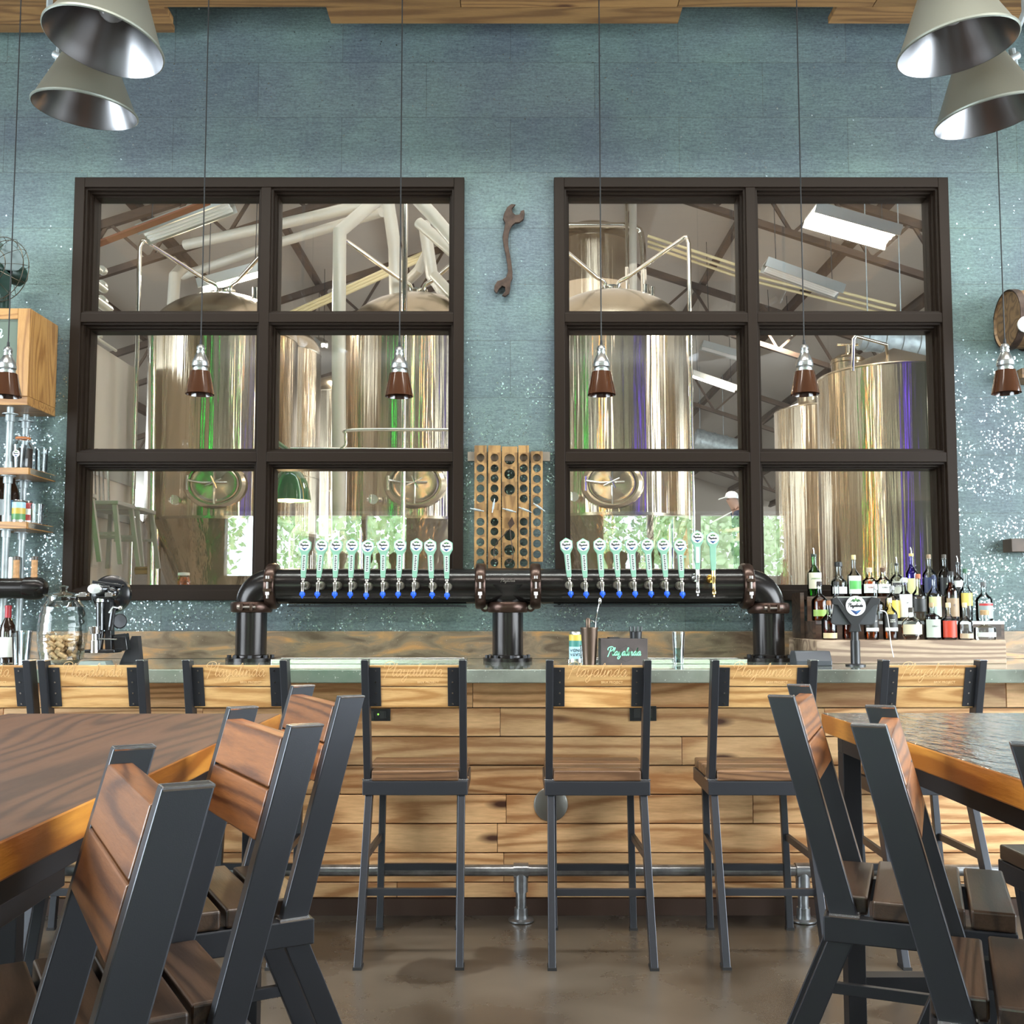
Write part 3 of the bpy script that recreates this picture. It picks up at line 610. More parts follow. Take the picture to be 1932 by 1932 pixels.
# fluorescent fixtures
TUBE = mat('lit_fluorescent_tube', (1,1,1), .4, emit=(1,.95,.86), es=60)
FIX = mat('fixture_reflector', (.55,.55,.52), .3, .8)
def fixture(lab, a, q, lit=True, w=.26, power=60, nt=4):
    a = Vector(a); q = Vector(q); c = (a+q)/2; t = thing('fluorescent_light', lab, 'light fixture', c, group='fluorescent lights under the brewhouse roof')
    d = (q-a).normalized(); sd = d.cross(Vector((0,0,1))).normalized(); up = sd.cross(d)
    b = B(); b.bar(a+up*.06, q+up*.06, w, .02, sd); 
    for s in (-1, 1): b.bar(a+up*.03+sd*s*w/2, q+up*.03+sd*s*w/2, .015, .09, sd)
    b.build('reflector', FIX, t, world=True, smooth=0)
    b = B()
    for k in range(nt):
        o_ = sd*((k-(nt-1)/2)*w/nt); b.cyl(a+o_+up*.015+d*.03, q+o_+up*.015-d*.03, .02, n=10)
    b.build('tube', TUBE if lit else WHITE, t, world=True)
    b = B()
    for e in (a+d*.1, q-d*.1): b.cyl(e+up*.07, (e.x, e.y, ZR-SL*abs(e.x)-.02), .004, n=6)
    b.build('hanger_wire', DARKSTEEL, t, world=True)
    if lit:
        l = bpy.data.lights.new('tube_light', 'AREA'); l.shape = 'RECTANGLE'; l.size = (q-a).length; l.size_y = w; l.energy = power; l.color = (1,.93,.82)
        o = bpy.data.objects.new('tube_light', l); C.objects.link(o); o.parent = t; o.location = Vector((0,0,0)) - up*.03
        o.rotation_euler = Matrix((d, sd*-1, up)).transposed().to_euler() if True else (0,0,0)
    return t
fixture('brightest long tube light in the top right pane', P(1526,412,Y=8.2), P(1684,456,Y=8.2), w=.34, power=60)
fixture('glaring tube light in the top left pane, over the dome', P(378,545,Y=9.6), P(505,510,Y=9.6), w=.16, power=60)
fixture('small distant pair of tube lights beside the mullion of the right window', P(1437,614,Y=15), P(1498,630,Y=15), w=.12, power=50)
fixture('long lit tube light hanging right of the domed tank, mid pane', P(1302,707,Y=17), P(1388,737,Y=17), w=.16, power=50)
fixture('far bright lamp seen between tanks in the left window', P(600,645,Y=16), P(612,655,Y=15), w=.1, power=30, nt=2)
fixture('unlit tube fixture under the roof in the top left pane', P(270,450,Y=8.6), P(440,388,Y=8.6), False, .25)
fixture('unlit tube fixture under the roof in the top right pane', P(1440,505,Y=9.6), P(1585,557,Y=9.6), False, .2)
fixture('unlit tube fixture right of the domed tank above the lit one', P(1322,655,Y=14), P(1410,680,Y=14), False, .2)
# added tubes, hidden behind the tap wall, to streak the tank steel
for nm, lab, x, col, e, r, yy in (('streak_tube','added green tube for tank streaks, hidden behind the wall, left end',-2.62,(.05,1,.12),40,.006,5.95), ('streak_tube','added violet tube for tank streaks, hidden behind the wall, right end',3.0,(.13,.05,1),5,.06,5.95), ('streak_tube','added amber tube for tank streaks, hidden behind the wrench wall',-.05,(1,.42,.08),60,.007,6.5), ('streak_tube','second added green tube for tank streaks, hidden behind the wrench wall',-.14,(.15,1,.2),30,.005,5.95), ('streak_tube','added white tube for tank streaks, hidden behind the wrench wall',.12,(1,.95,.9),60,.012,5.95)):
    t = thing(nm, lab, 'light', (x,yy,0), group='added streak tubes behind the tap wall')
    b = B(); b.cyl((0,0,.62),(0,0,4.4),r,n=12); b.build('tube', mat('glow_'+str(round(x*100)), (0,0,0), emit=col, es=e), t)
    b = B(); b.cyl((0,0,0),(0,0,.62),.035,n=14); b.lathe([(.001,0),(.08,0),(.08,.02),(.03,.03)],n=20); b.build('stand', DARKSTEEL, t)
# green dome lamp on an arm off the wall
Yd = 6.5; c = P(548,945,Y=Yd); sc = Yd/2000
t = thing('dome_lamp', 'green enamel dome lamp, lit, behind the left window', 'lamp', (c.x, Yd, c.z))
R_ = 39*sc
b = B(); b.lathe([(R_,0),(R_*.98,.012),(R_*.93,.06),(R_*.80,.12),(R_*.58,.17),(R_*.3,.198),(R_*.17,.205),(R_*.17,.235)], n=48); b.build('lamp_shade', mat('green_enamel', (.02,.11,.035), .12, coat=1), t)
b = B(); b.lathe([(R_*.97,.004),(R_*.9,.055),(R_*.77,.112),(R_*.55,.16),(.001,.18)], n=48); b.build('shade_lining', mat('white_enamel', (.9,.85,.75), .4), t)
b = B(); b.sphere((0,0,.03), .038); b.build('bulb', mat('lit_bulb', (1,.8,.5), emit=(1,.62,.25), es=25), t)
b = B(); b.tube([(0,0,.2),(0,0,.27),(0,-.03,.30),(0,YW+TW-Yd-.0,.30)], .014, 10); b.build('arm', mat('green_arm', (.02,.10,.03), .3), t)
l = bpy.data.lights.new('bulb_light','POINT'); l.energy = 30; l.color = (1,.7,.35); l.shadow_soft_size = .04; o = bpy.data.objects.new('bulb_light', l); C.objects.link(o); o.parent = t; o.location = (0,0,.0)
# metal chairs hung on the partition
SILV = mat('grey_metal_chair', (.36,.34,.31), .5, .3)
def hung_chair(y, z, lab, first=None):
    if first: return dup(first, (px+.03, y, z), None, lab)
    t = thing('metal_chair', lab, 'chair', (px+.03, y, z), group='metal chairs hung on the partition')
    b = B(); b.cb((.22,0,.02),(.38,.36,.03)); b.build('seat', SILV, t, smooth=0, bevel=.006)
    b = B(); b.tube(smoothline([(.04,-.17,.02),(.02,-.17,.36),(.01,-.13,.46),(.01,0,.49),(.01,.13,.46),(.02,.17,.36),(.04,.17,.02)],4), .013, 8)
    for k in (-.08,0,.08): b.tube([(.035,k,.02),(.012,k,.47)], .008, 6)
    b.build('backrest', CHROME, t)
    for i, j in ((.06,-.16),(.06,.16),(.38,-.16),(.38,.16)):
        b = B(); b.bar((i,j,.01),(i+(.06 if i>.2 else -.02),j*1.15,-.42),.03,.03); b.build('leg', SILV, t, smooth=0)
    b = B(); b.bar((.09,-.17,-.2),(.40,-.17,-.2),.02,.02,(0,1,0)); b.bar((.09,.17,-.2),(.40,.17,-.2),.02,.02,(0,1,0)); b.build('stretcher', SILV, t, smooth=0)
    return t
zc0 = Z_(965, 8.0)
hc = hung_chair(6.45, zc0, 'metal chair hung nearest the bar on the partition')
for y, l in ((6.95,'second metal chair hung along the partition'),(7.7,'third metal chair hung along the partition'),(8.15,'farthest metal chair hung on the partition')): hung_chair(y, zc0, l, hc)
b = B(); b.box((px,6.2,zc0-.02),(px+.03,PY1-.05,zc0+.04)); b.box((px,6.3,zc0+.3),(px+.02,PY1-.1,zc0+.42)); tag(b.build('hanging_rail', SILV, base=True, smooth=0), 'grey rail the metal chairs hang from', 'rail')
# drain column and hose fittings left of the first tank
pipe('steel_pipe', 'narrow upright steel pipe just right of the hung metal chairs', [P(288,600,Y=8.45), P(285,1100,Y=8.45), (P(285,1100,Y=8.45).x,8.45,0)], .03)
pipe('steel_pipe', 'stubby brass coloured valve low behind the left window', [P(256,1077,Y=8.6), P(283,1076,Y=8.6)], .033, mat('brass', (.5,.4,.2), .25, 1), 'valve')
# sill jar of fruit
Yj = 6.0; c = P(346,1118,Y=Yj); r_ = 11.5*Yj/2000; zs_ = Z_(1119, Yj)
struct(B().box((wx[0], YW+TW, zs_-.03), (wx[3], YW+TW+.34, zs_)).build('trim_2', mat('sill_board', (.16,.12,.09), .5), smooth=0), 'narrow ledge under the windows on the brewhouse side')
t = thing('preserving_jar', 'glass jar of orange preserves on the ledge behind the left window', 'jar', (c.x, Yj, zs_))
b = B(); b.lathe([(.001,.003),(r_*.9,.003),(r_,.012),(r_,.075),(r_*.8,.09)], n=28); b.build('contents', mat('orange_preserve', (.5,.13,.03), .4, var=.7, vs=60), t)
b = B(); b.lathe([(.001,0),(r_*1.05,0),(r_*1.08,.01),(r_*1.08,.08),(r_*.88,.095),(r_*.88,.105)], n=28); b.build('jar_glass', CLEAR, t)
b = B(); b.lathe([(r_*.95,.1),(r_*.95,.115),(.001,.118)], n=28); b.build('lid', WHITE, t)
# person on a work platform far back
Yp = 18.0; zpl = 1.35+ .40*Yp*.1
def person():
    k = Yp/2000; base = P(1397, 1014, Y=Yp)
    x0 = base.x; hip = base.z - .12; feet = hip-.86
    t = thing('person', 'person in white cap and navy t-shirt reading a board, behind the right window', 'person', (x0, Yp, feet))
    def skin(name, pts, edges, rad, m, par):
        me = bpy.data.meshes.new(name); me.from_pydata([Vector(p) for p in pts], edges, []); o = bpy.data.objects.new(name, me); C.objects.link(o); o.parent = par
        s = o.modifiers.new('skin', 'SKIN'); o.modifiers.new('sub', 'SUBSURF').levels = 2; o.modifiers['sub'].render_levels = 2
        for i, r in enumerate(rad): me.skin_vertices[0].data[i].radius = (r, r) if not isinstance(r, tuple) else r
        me.skin_vertices[0].data[0].use_root = True
        me.materials.append(m); return o
    z = lambda v: v
    pts = [(0,0,.88),(-.01,0,1.12),(-.03,0,1.36),(-.07,-.02,1.47),(-.13,-.05,1.58),(-.16,-.06,1.68),
           (0,-.1,.86),(-.02,-.1,.46),(.02,-.1,.06),(-.12,-.11,.03),(0,.1,.86),(-.04,.1,.46),(-.0,.1,.06),(-.14,.11,.03),
           (-.03,-.19,1.38),(.02,-.26,1.12),(-.22,-.2,1.08),(-.3,-.17,1.1),(-.03,.19,1.38),(0,.26,1.12),(-.24,.2,1.1),(-.32,.17,1.12),(-.245,-.06,1.615)]
    ed = [(0,1),(1,2),(2,3),(3,4),(4,5),(0,6),(6,7),(7,8),(8,9),(0,10),(10,11),(11,12),(12,13),(2,14),(14,15),(15,16),(16,17),(2,18),(18,19),(19,20),(20,21),(4,22)]
    rd = [.13,.12,.14,.06,.09,.085,.085,.06,.045,.04,.085,.06,.045,.04,.06,.045,.032,.03,.06,.045,.032,.03,.018]
    skin('body', pts, ed, rd, mat('skin', (.45,.26,.18), .5), t)
    skin('tshirt', [(0,0,.90),(-.01,0,1.12),(-.03,0,1.37),(-.04,0,1.44),(-.03,-.20,1.37),(.01,-.25,1.2),(-.03,.20,1.37),(0,.25,1.2)], [(0,1),(1,2),(2,3),(2,4),(4,5),(2,6),(6,7)], [.15,.145,.16,.08,.085,.065,.085,.065], mat('navy_cotton', (.02,.03,.07), .9), t)
    skin('trousers', [(0,0,.86),(0,-.1,.80),(-.02,-.1,.46),(.02,-.1,.10),(0,.1,.80),(-.04,.1,.46),(0,.1,.10)], [(0,1),(1,2),(2,3),(0,4),(4,5),(5,6)], [.14,.1,.075,.06,.1,.075,.06], mat('dark_denim', (.03,.035,.05), .9), t)
    b = B(); b.lathe([(.105,0),(.108,.04),(.09,.09),(.05,.12),(.001,.13)], (-.15,-.055,1.64), 24, sx=1.05); b.add([(-.24,-.13,1.66),(-.37,-.11,1.62),(-.37,0,1.62),(-.24,.02,1.66),(-.24,-.13,1.675),(-.37,-.11,1.635),(-.37,0,1.635),(-.24,.02,1.675)],[(0,1,2,3),(7,6,5,4),(0,4,5,1),(1,5,6,2),(2,6,7,3),(3,7,4,0)]); b.build('cap', WHITE, t)
    return t, feet, x0
pt, fz, fx = person()
b = B(); bd = Vector((fx-.33, Yp-.1, fz+1.32)); b.cb((0,0,0), (.30,.42,.012), Matrix.Translation(bd) @ Matrix.Rotation(-.5,4,'Y')); tag(b.build('notice_board', PAPER, base=True, smooth=0), 'white printed board held by the person in the cap', 'board')
t = thing('work_platform', 'steel work platform the person stands on, behind the tanks', 'platform', (fx, Yp, 0))
b = B(); b.box((fx-.9,Yp-.5,fz-.06),(fx+.9,Yp+.5,fz)); b.build('deck', GALV, t, world=True, smooth=0)
for sx in (-.85,.85):
    for sy in (-.45,.45): B().bar((fx+sx,Yp+sy,0),(fx+sx,Yp+sy,fz-.06),.06,.06).build('leg', GALV, t, world=True, smooth=0)
Yl = 12.5; c0 = P(1278,1080,Y=Yl); c1 = P(1296,985,Y=Yl)
t = thing('step_ladder', 'red step ladder standing behind the domed tank of the right window', 'ladder', (c0.x, Yl, 0))
RD = mat('red_fibreglass', (.55,.06,.03), .45)
for s in (-1, 1):
    B().bar((s*.22,0,0),(s*.13,.25,c1.z),.05,.03).build('rail', RD, t, smooth=0); B().bar((s*.24,.75,0),(s*.13,.3,c1.z),.04,.03).build('rear_rail', RD, t, smooth=0)
b = B(); z = .3
while z < c1.z-.05: f = z/c1.z; b.cb((0,.25*f,z),((.42-.18*f),.08,.03)); z += .28
b.build('step', ALU, t, smooth=0)
# ================================================================== BAR
YC0, YB = 4.57, 4.82
def counter_mat():
    m, N, L, b = newmat('green_grey_concrete_top'); tc = N.new('ShaderNodeTexCoord')
    n = N.new('ShaderNodeTexNoise'); n.inputs['Scale'].default_value = 2.2; n.inputs['Detail'].default_value = 8; L.new(tc.outputs['Object'], n.inputs[0])
    r = N.new('ShaderNodeValToRGB'); e = r.color_ramp.elements; e[0].position = .38; e[1].position = .68; e[0].color = (.115,.125,.105,1); e[1].color = (.115,.17,.125,1); k = e.new(.52); k.color = (.22,.25,.21,1); L.new(n.outputs['Fac'], r.inputs[0])
    v = N.new('ShaderNodeTexNoise'); v.inputs['Scale'].default_value = 130; L.new(tc.outputs['Object'], v.inputs[0]); rv = N.new('ShaderNodeValToRGB'); e = rv.color_ramp.elements; e[0].position = .7; e[1].position = .75; L.new(v.outputs['Fac'], rv.inputs[0])
    x = N.new('ShaderNodeMixRGB'); x.inputs[2].default_value = (.55,.6,.52,1); L.new(rv.outputs[0], x.inputs[0]); L.new(r.outputs[0], x.inputs[1]); L.new(x.outputs[0], b.inputs['Base Color']); b.inputs['Roughness'].default_value = .09
    b.inputs['Coat Weight'].default_value = .6; b.inputs['Coat Roughness'].default_value = .04
    return m
b = B(); b.box((-4.4, YC0, ZT-.058), (4.4, YW-.001, ZT)); t = thing('bar_counter', 'long pine-fronted bar with a glossy green-grey concrete top', 'bar', (0, YB, 0)); b.build('worktop', counter_mat(), t, world=True, bevel=.004)
CLAD = wood('pine_bar_cladding', (.90,.57,.28), (.46,.22,.085), knot=(.07,.025,.012), axis='X', gs=.85, rough=.45, kd=.45, isl=.28)
b = B(); z = ZT-.06; hb = .128; r = 0
while z > .09:
    x = -4.4+random.uniform(0,.7); xs_ = [-4.4]
    while x < 4.4: xs_.append(x); x += random.uniform(.8,2.0)
    xs_.append(4.4)
    for i in range(len(xs_)-1):
        b.box((xs_[i], YB+random.uniform(0,.0015), max(z-hb+.005,.075)), (xs_[i+1]-.002, YB+.03, z))
    z -= hb; r += 1
b.build('cladding', CLAD, t, world=True, smooth=0, bevel=.002, seg=1)
b = B(); b.box((-4.4,YB+.031,0),(4.4,YB+.10,ZT-.06)); b.build('frame', DARKSTEEL, t, world=True, smooth=0)
b = B(); b.box((-4.4,YB-.012,0),(4.4,YB+.03,.072)); b.build('kick_board', mat('dark_kick_board', (.05,.025,.015), .5), t, world=True, smooth=0)
# outlets
def outlet(u0, u1, v0, v1, lab, led):
    a, c = P(u0,v1,Y=YB), P(u1,v0,Y=YB); t = thing('power_outlet', lab, 'outlet', ((a.x+c.x)/2, YB, a.z))
    w_, h_ = c.x-a.x, c.z-a.z
    b = B(); b.box((-w_/2,-.006,0),(w_/2,-.001,h_)); b.build('plate', BLACK, t, bevel=.001)
    b = B()
    for s in (-1,1): b.box((s*w_*.22-.014,-.009,h_*.22),(s*w_*.22+.014,-.006,h_*.78))
    b.box((-.006,-.0095,h_*.4),(.006,-.006,h_*.6)); b.build('socket', mat('dark_socket', (.04,.04,.04), .3), t, smooth=0)
    if led: b = B(); b.cyl((.006,-.008,h_*.55),(.006,-.0105,h_*.55),.004,n=8); b.build('indicator', mat('green_led', (0,0,0), emit=(.3,1,.1), es=2), t)
outlet(686,737,1337,1360,'black power outlet under the bar, behind the third full stool from the left',True)
outlet(1188,1238,1332,1360,'black power outlet under the bar, near the stool in front of the napkin box',False)
c = P(1039,1517,Y=YB); b = B(); b.lathe([(.001,.012),(.070,.010),(.076,.006),(.076,0)], n=40, M=Matrix.Translation((c.x,YB-.001,c.z)) @ FACE); b.cyl((c.x,YB-.013,c.z),(c.x,YB-.016,c.z),.008,n=10)
tag(b.build('round_cover', mat('brushed_plate', (.30,.29,.26), .35, .8), base=True), 'round brushed steel cover plate on the bar front', 'cover plate')
# foot rail
t = thing('foot_rail', 'galvanised pipe foot rail along the bar', 'foot rail', (0, 4.72, 0)); zr = Z_(1642, 4.72); DG = mat('worn_iron_pipe', (.30,.31,.32), .3, .85, var=.3, vs=20)
b = B(); b.cyl((-4.2,4.72,zr),(4.2,4.72,zr),.0245,n=24); b.build('rail', DG, t, world=True)
for u in (-120, 450, 983, 1515, 2050):
    x = X_(u,1680,4.72); b = B(); b.cyl((x,4.72,0),(x,4.72,zr),.023,n=20); b.cyl((x,4.72,zr-.09),(x,4.72,zr),.031,n=20); b.cyl((x,4.72,.01),(x,4.72,.06),.029,n=20)
    b.lathe([(.05,0),(.055,.004),(.055,.010),(.032,.014),(.03,.03)], (x,4.72,0), 28); b.cyl((x-.032,4.72,zr),(x+.032,4.72,zr),.032,n=24); b.build('post', DG, t, world=True)
# ------------------------------------------------------------------ stools
def stool(lab, grp, backm, seatm, plates):
    t = thing('bar_stool', lab, 'bar stool', (0,0,0), group=grp); zf = .66
    ly = lambda z: -.155-.13*(z-.66)/.49
    for s in (-1,1):
        b = B(); b.bar((s*.194,ly(.66),.66),(s*.194,ly(1.15),1.15),.029,.058,(1,0,0),'z'); p = b.build('back_post', STEEL, t, smooth=0, bevel=.0025)
        w_ = B(); y0 = ly(.66); w_.tube([(s*.194-.017,y0-.03,.664),(s*.194+.017*1,y0-.03,.664),(s*.194+.017,y0+.032,.664),(s*.194-.017,y0+.032,.663)], .0048, 6, closed=True); w_.build('weld', WELD, p)
        w_ = B(); y0 = ly(1.15); w_.tube([(s*.194-.0135,y0-.028,1.148),(s*.194+.0135,y0-.028,1.148),(s*.194+.0135,y0+.028,1.148),(s*.194-.0135,y0+.028,1.148)], .0028, 6, closed=True); w_.build('weld', WELD, p)
    b = B(); o_ = .014
    for z0, z1 in ((.957,1.040),(1.044,1.128)):
        b.bar((0,ly(z0)+o_,z0),(0,ly(z1)+o_,z1),.357,.034,(1,0,0),'z')
    bk = b.build('backrest', backm, t, smooth=0, bevel=.003)
    if plates:
        n_ = Vector((0,-.49,-.13)).normalized(); a_ = Vector((0,-.13,.49)).normalized()
        for s in (-1,1):
            b = B(); z0, z1 = .963, 1.120; yo = o_-.0195
            b.bar((s*.1565,ly(z0)+yo,z0),(s*.1565,ly(z1)+yo,z1),.046,.004,(1,0,0),'z'); pl = b.build('bracket_plate', STEEL, t, smooth=0, bevel=.001)
            for z in (.975,1.018,1.062,1.108): w_ = B(); w_.cyl(Vector((s*.153,ly(z)+yo,z)), Vector((s*.153,ly(z)+yo,z))+n_*.006, .0036, n=8); w_.build('rivet', CHROME, pl)
        M = Matrix.Translation((0, ly(1.09)+o_-.0178, 1.09)) @ Matrix.Rotation(PI/2-math.atan2(.13,.49)*-1, 4, 'X')
        e = B(); script_word(e, 'Playalinda', M @ Matrix.Translation((-.122,-.006,0)), .235, .0016, .001); e.build('engraving', CARVE, bk)
        text('engraving', 'BRIX PROJECT', CARVE, bk, M @ Matrix.Translation((.055,-.031,.0004)), .0135, .0004)
    b = B()
    ring = [(x_*sx,y_*sy,z) for z in (.604,zf) for sx,sy in ((.212,.20),(.177,.165)) for x_,y_ in ((-1,-1),(1,-1),(1,1),(-1,1))]
    fs = []
    for i in range(4):
        j = (i+1)%4; fs += [(i,j,8+j,8+i),(4+i,12+i,12+j,4+j),(i,4+i,4+j,j),(8+i,8+j,12+j,12+i)]
    b.add(ring, fs)
    b.build('seat_frame', STEEL, t, smooth=0, bevel=.003)
    ys = [(-.197,-.105),(-.094,-.004),(.007,.097),(.108,.198)]
    for i, (y0,y1) in enumerate(ys):
        hw = .176 if i == 0 else .206
        b = B(); b.box((-hw,y0,zf+.0005),(hw,y1,zf+.042)); b.build('seat_slat', seatm, t, smooth=0, bevel=.006, seg=3)
    for s in (-1,1):
        b = B(); b.bar((s*.168,.16,.604),(s*.168,.075,0.008),.028,.028,(1,0,0),'z'); l = b.build('leg', STEEL, t, smooth=0, bevel=.002)
        B().cb((s*.168,.074,.005),(.034,.034,.01)).build('foot_cap', RUB, l, smooth=0)
        b = B(); b.bar((s*.187,-.165,.604),(s*.192,-.412,.008),.028,.052,(1,0,0),'z'); l = b.build('leg', STEEL, t, smooth=0, bevel=.002)
        B().cb((s*.192,-.415,.005),(.034,.062,.01)).build('foot_cap', RUB, l, smooth=0)
        yr = -.165-.247*(.604-.375)/.596; b = B(); b.bar((s*.174,.12,.375),(s*.188,yr+.02,.375),.018,.028,(1,0,0)); b.build('stretcher', STEEL, t, smooth=0, bevel=.0015)
    b = B(); b.box((-.156,.10,.236),(.156,.122,.264)); b.build('foot_bar', STEEL, t, smooth=0, bevel=.0015)
    b = B(); b.box((-.178,-.322,.241),(.178,-.302,.268)); b.build('foot_bar', STEEL, t, smooth=0, bevel=.0015)
    return t
YS = 4.53
sx_ = [(-38,'bar stool cut by the left edge of the photo, back showing, at the bar'), (172,'second bar stool from the left, behind the far edge of the left table'), (447,'bar stool behind the far corner of the left table, only its back showing'),
       (780,'whole bar stool left of the middle, in front of the central tap column'), (1130,'whole bar stool right of the middle, in front of the napkin box'), (1444,'bar stool left of the right table, its script engraving dark round a knot'), (1759,'bar stool behind the right table, back rising above the tabletop')]
p0 = stool(sx_[0][1], 'bar stools along the bar', PINE_BACK, PINE_SEAT, True)
for i, (u, l) in enumerate(sx_):
    x = X_(u, 1300, 4.25)
    if i == 0: p0.location = (x, YS, 0)
    else: dup(p0, (x, YS+random.uniform(-.01,.01), 0), math.radians([0,1,-1.2,.3,-.4,-1,.6][i]), l)
G2 = 'bar-height chairs around the tables'
q0 = stool('nearest chair in the left foreground, its dark steel post largest', G2, OAK_BACK, DARK_SEAT, False)
def put(o, mid, deg, lab=None, new=True):
    r = math.radians(deg); f = Vector((-math.sin(r), math.cos(r), 0)); loc = (mid[0]+f.x*.285, mid[1]+f.y*.285, 0)
    if new: return dup(o, loc, r, lab)
    o.location = loc; o.rotation_euler = (0,0,r)
put(q0, (-.463,1.409), 118, new=False)
put(q0, (-.4555,2.041), 120, 'middle of the three chairs along the right side of the left table')
put(q0, (-.461,2.663), 117.5, 'farthest of the three chairs along the right side of the left table')
put(q0, (.702,2.681), -111, 'farther of the two full chairs on the left side of the right table')
put(q0, (.699,2.055), -112, 'nearer of the two full chairs on the left side of the right table')
put(q0, (.712,1.43), -111, 'chair cut off by the right edge of the photo')
dup(q0, (-1.40,2.72,0), math.radians(-88), 'chair beyond the left table, only its seat and legs showing under the tabletop')
dup(q0, (1.56,2.80,0), math.radians(92), 'chair on the far side of the right table, only its seat showing')
# ------------------------------------------------------------------ tables
def tabletop_mat(cw, bs_):
    m = wood('glossy_table_top', (.115,.055,.027), (.048,.023,.012), axis='Y', gs=.8, rough=.55 if cw == 0 else .18, coat=cw, kd=.9, isl=.15)
    N = m.node_tree.nodes; L = m.node_tree.links; b = N['Principled BSDF']; tc = N.new('ShaderNodeTexCoord'); n = N.new('ShaderNodeTexNoise'); n.inputs['Scale'].default_value = 14; n.inputs['Detail'].default_value = 5
    mp = N.new('ShaderNodeMapping'); mp.inputs['Scale'].default_value = (2.2,.8,1); L.new(tc.outputs['Object'], mp.inputs[0]); L.new(mp.outputs[0], n.inputs[0]); u = N.new('ShaderNodeBump'); u.inputs['Strength'].default_value = bs_; u.inputs['Distance'].default_value = .006; L.new(n.outputs['Fac'], u.inputs['Height']); L.new(u.outputs[0], b.inputs['Normal']); L.new(u.outputs[0], b.inputs['Coat Normal'])
    b.inputs['Coat Roughness'].default_value = .06
    return m
TTS = [tabletop_mat(0, .12), tabletop_mat(1.0, 1.0)]; TE = wood('amber_table_edge', (.62,.27,.045), (.30,.10,.015), axis='Y', gs=.8, rough=.3, coat=.4, kd=.8, isl=.1, grain=.9)
def table(x0, x1, y0, y1, lab, nm):
    zt_ = 1.05; t = thing('pub_table', lab, 'table', ((x0+x1)/2,(y0+y1)/2,0)); e = .055
    b = B(); b.mi = 1; b.box((x0,y0,zt_-e),(x1,y1,zt_)); b.m[1] = 0; b.m[0] = 0
    b.build('tabletop', [TTS[0 if nm == 'l' else 1], TE], t, world=True, smooth=0, bevel=.004)
    b = B(); i = .035; a = .045
    b.box((x0+i,y0+i,zt_-e-.05),(x1-i,y0+i+a,zt_-e)); b.box((x0+i,y1-i-a,zt_-e-.05),(x1-i,y1-i,zt_-e)); b.box((x0+i,y0+i+a,zt_-e-.05),(x0+i+a,y1-i-a,zt_-e)); b.box((x1-i-a,y0+i+a,zt_-e-.05),(x1-i,y1-i-a,zt_-e))
    b.build('apron', DARKSTEEL, t, world=True, smooth=0, bevel=.002)
    for xx in (x0+i+.025, x1-i-.025):
        for yy in (y0+i+.025, y1-i-.025): B().box((xx-.025,yy-.025,0),(xx+.025,yy+.025,zt_-e-.05)).build('leg', DARKSTEEL, t, world=True, smooth=0, bevel=.002)
    xm = (x0+x1)/2; B().box((xm-.025,y0+i+.05,.28),(xm+.025,y1-i-.05,.33)).build('foot_bar', DARKSTEEL, t, world=True, smooth=0)
    b = B(); b.box((x0+i+.05,y0+i,.28),(x1-i-.05,y0+i+.05,.33)); b.box((x0+i+.05,y1-i-.05,.28),(x1-i-.05,y1-i,.33)); b.build('cross_bar', DARKSTEEL, t, world=True, smooth=0)
table(-1.455,-.664,.3,3.1,'left pub table with dark glossy top and amber wooden edge','l')
table(.905,1.70,.3,3.12,'right pub table with rippled glossy top catching the window light','r')
# ------------------------------------------------------------------ beer tower
YT = 5.3; zc = Z_(1106,YT); xa = [X_(474,1190,YT), X_(958,1190,YT), X_(1450,1190,YT)]; RH, RV = .0875, .077
t = thing('beer_tower', 'black iron pipe beer tower spanning the bar on three columns', 'beer tower', (xa[1], YT, ZT))
BOLTM = mat('bolt_metal', (.30,.27,.25), .4, .9)
def coupling(c, ax, r, ears='v'):
    b = B(); ax = Vector(ax); M = Matrix.Translation(c) @ ax.to_track_quat('Z','Y').to_matrix().to_4x4()
    b.lathe([(r,-.027),(r+.02,-.026),(r+.026,-.018),(r+.027,0),(r+.026,.018),(r+.02,.026),(r,.027)], n=40, M=M)
    c = Vector(c); bo = B()
    if ears == 'v':
        y = c.y-r-.024; b.cb((c.x,y,c.z+.026),(.042,.034,.016)); b.cb((c.x,y,c.z-.022),(.042,.034,.016)); bo.cyl((c.x,y-.008,c.z+.045),(c.x,y-.008,c.z-.062),.0065,n=10); bo.cyl((c.x,y-.008,c.z+.034),(c.x,y-.008,c.z+.048),.012,n=12); bo.cyl((c.x,y-.008,c.z-.046),(c.x,y-.008,c.z-.03),.011,n=6)
    elif ears == 'h':
        for s in (-1,1): b.cyl((c.x+s*(r+.035),c.y-.02,c.z),(c.x+s*(r+.035),c.y+.02,c.z),.024,n=20); bo.cyl((c.x+s*(r+.035),c.y-.032,c.z),(c.x+s*(r+.035),c.y+.03,c.z),.012,n=12)
    else:
        y = c.y-r-.024
        for s in (-1,1): b.cb((c.x+s*.024,y,c.z),(.014,.03,.036)); 
        bo.cyl((c.x-.045,y-.006,c.z),(c.x+.045,y-.006,c.z),.006,n=10); bo.cyl((c.x-.045,y-.006,c.z),(c.x-.032,y-.006,c.z),.01,n=6)
    o = b.build('coupling', COUPL, t, world=True, bevel=.002); bo.build('bolt', BOLTM, o, world=True)
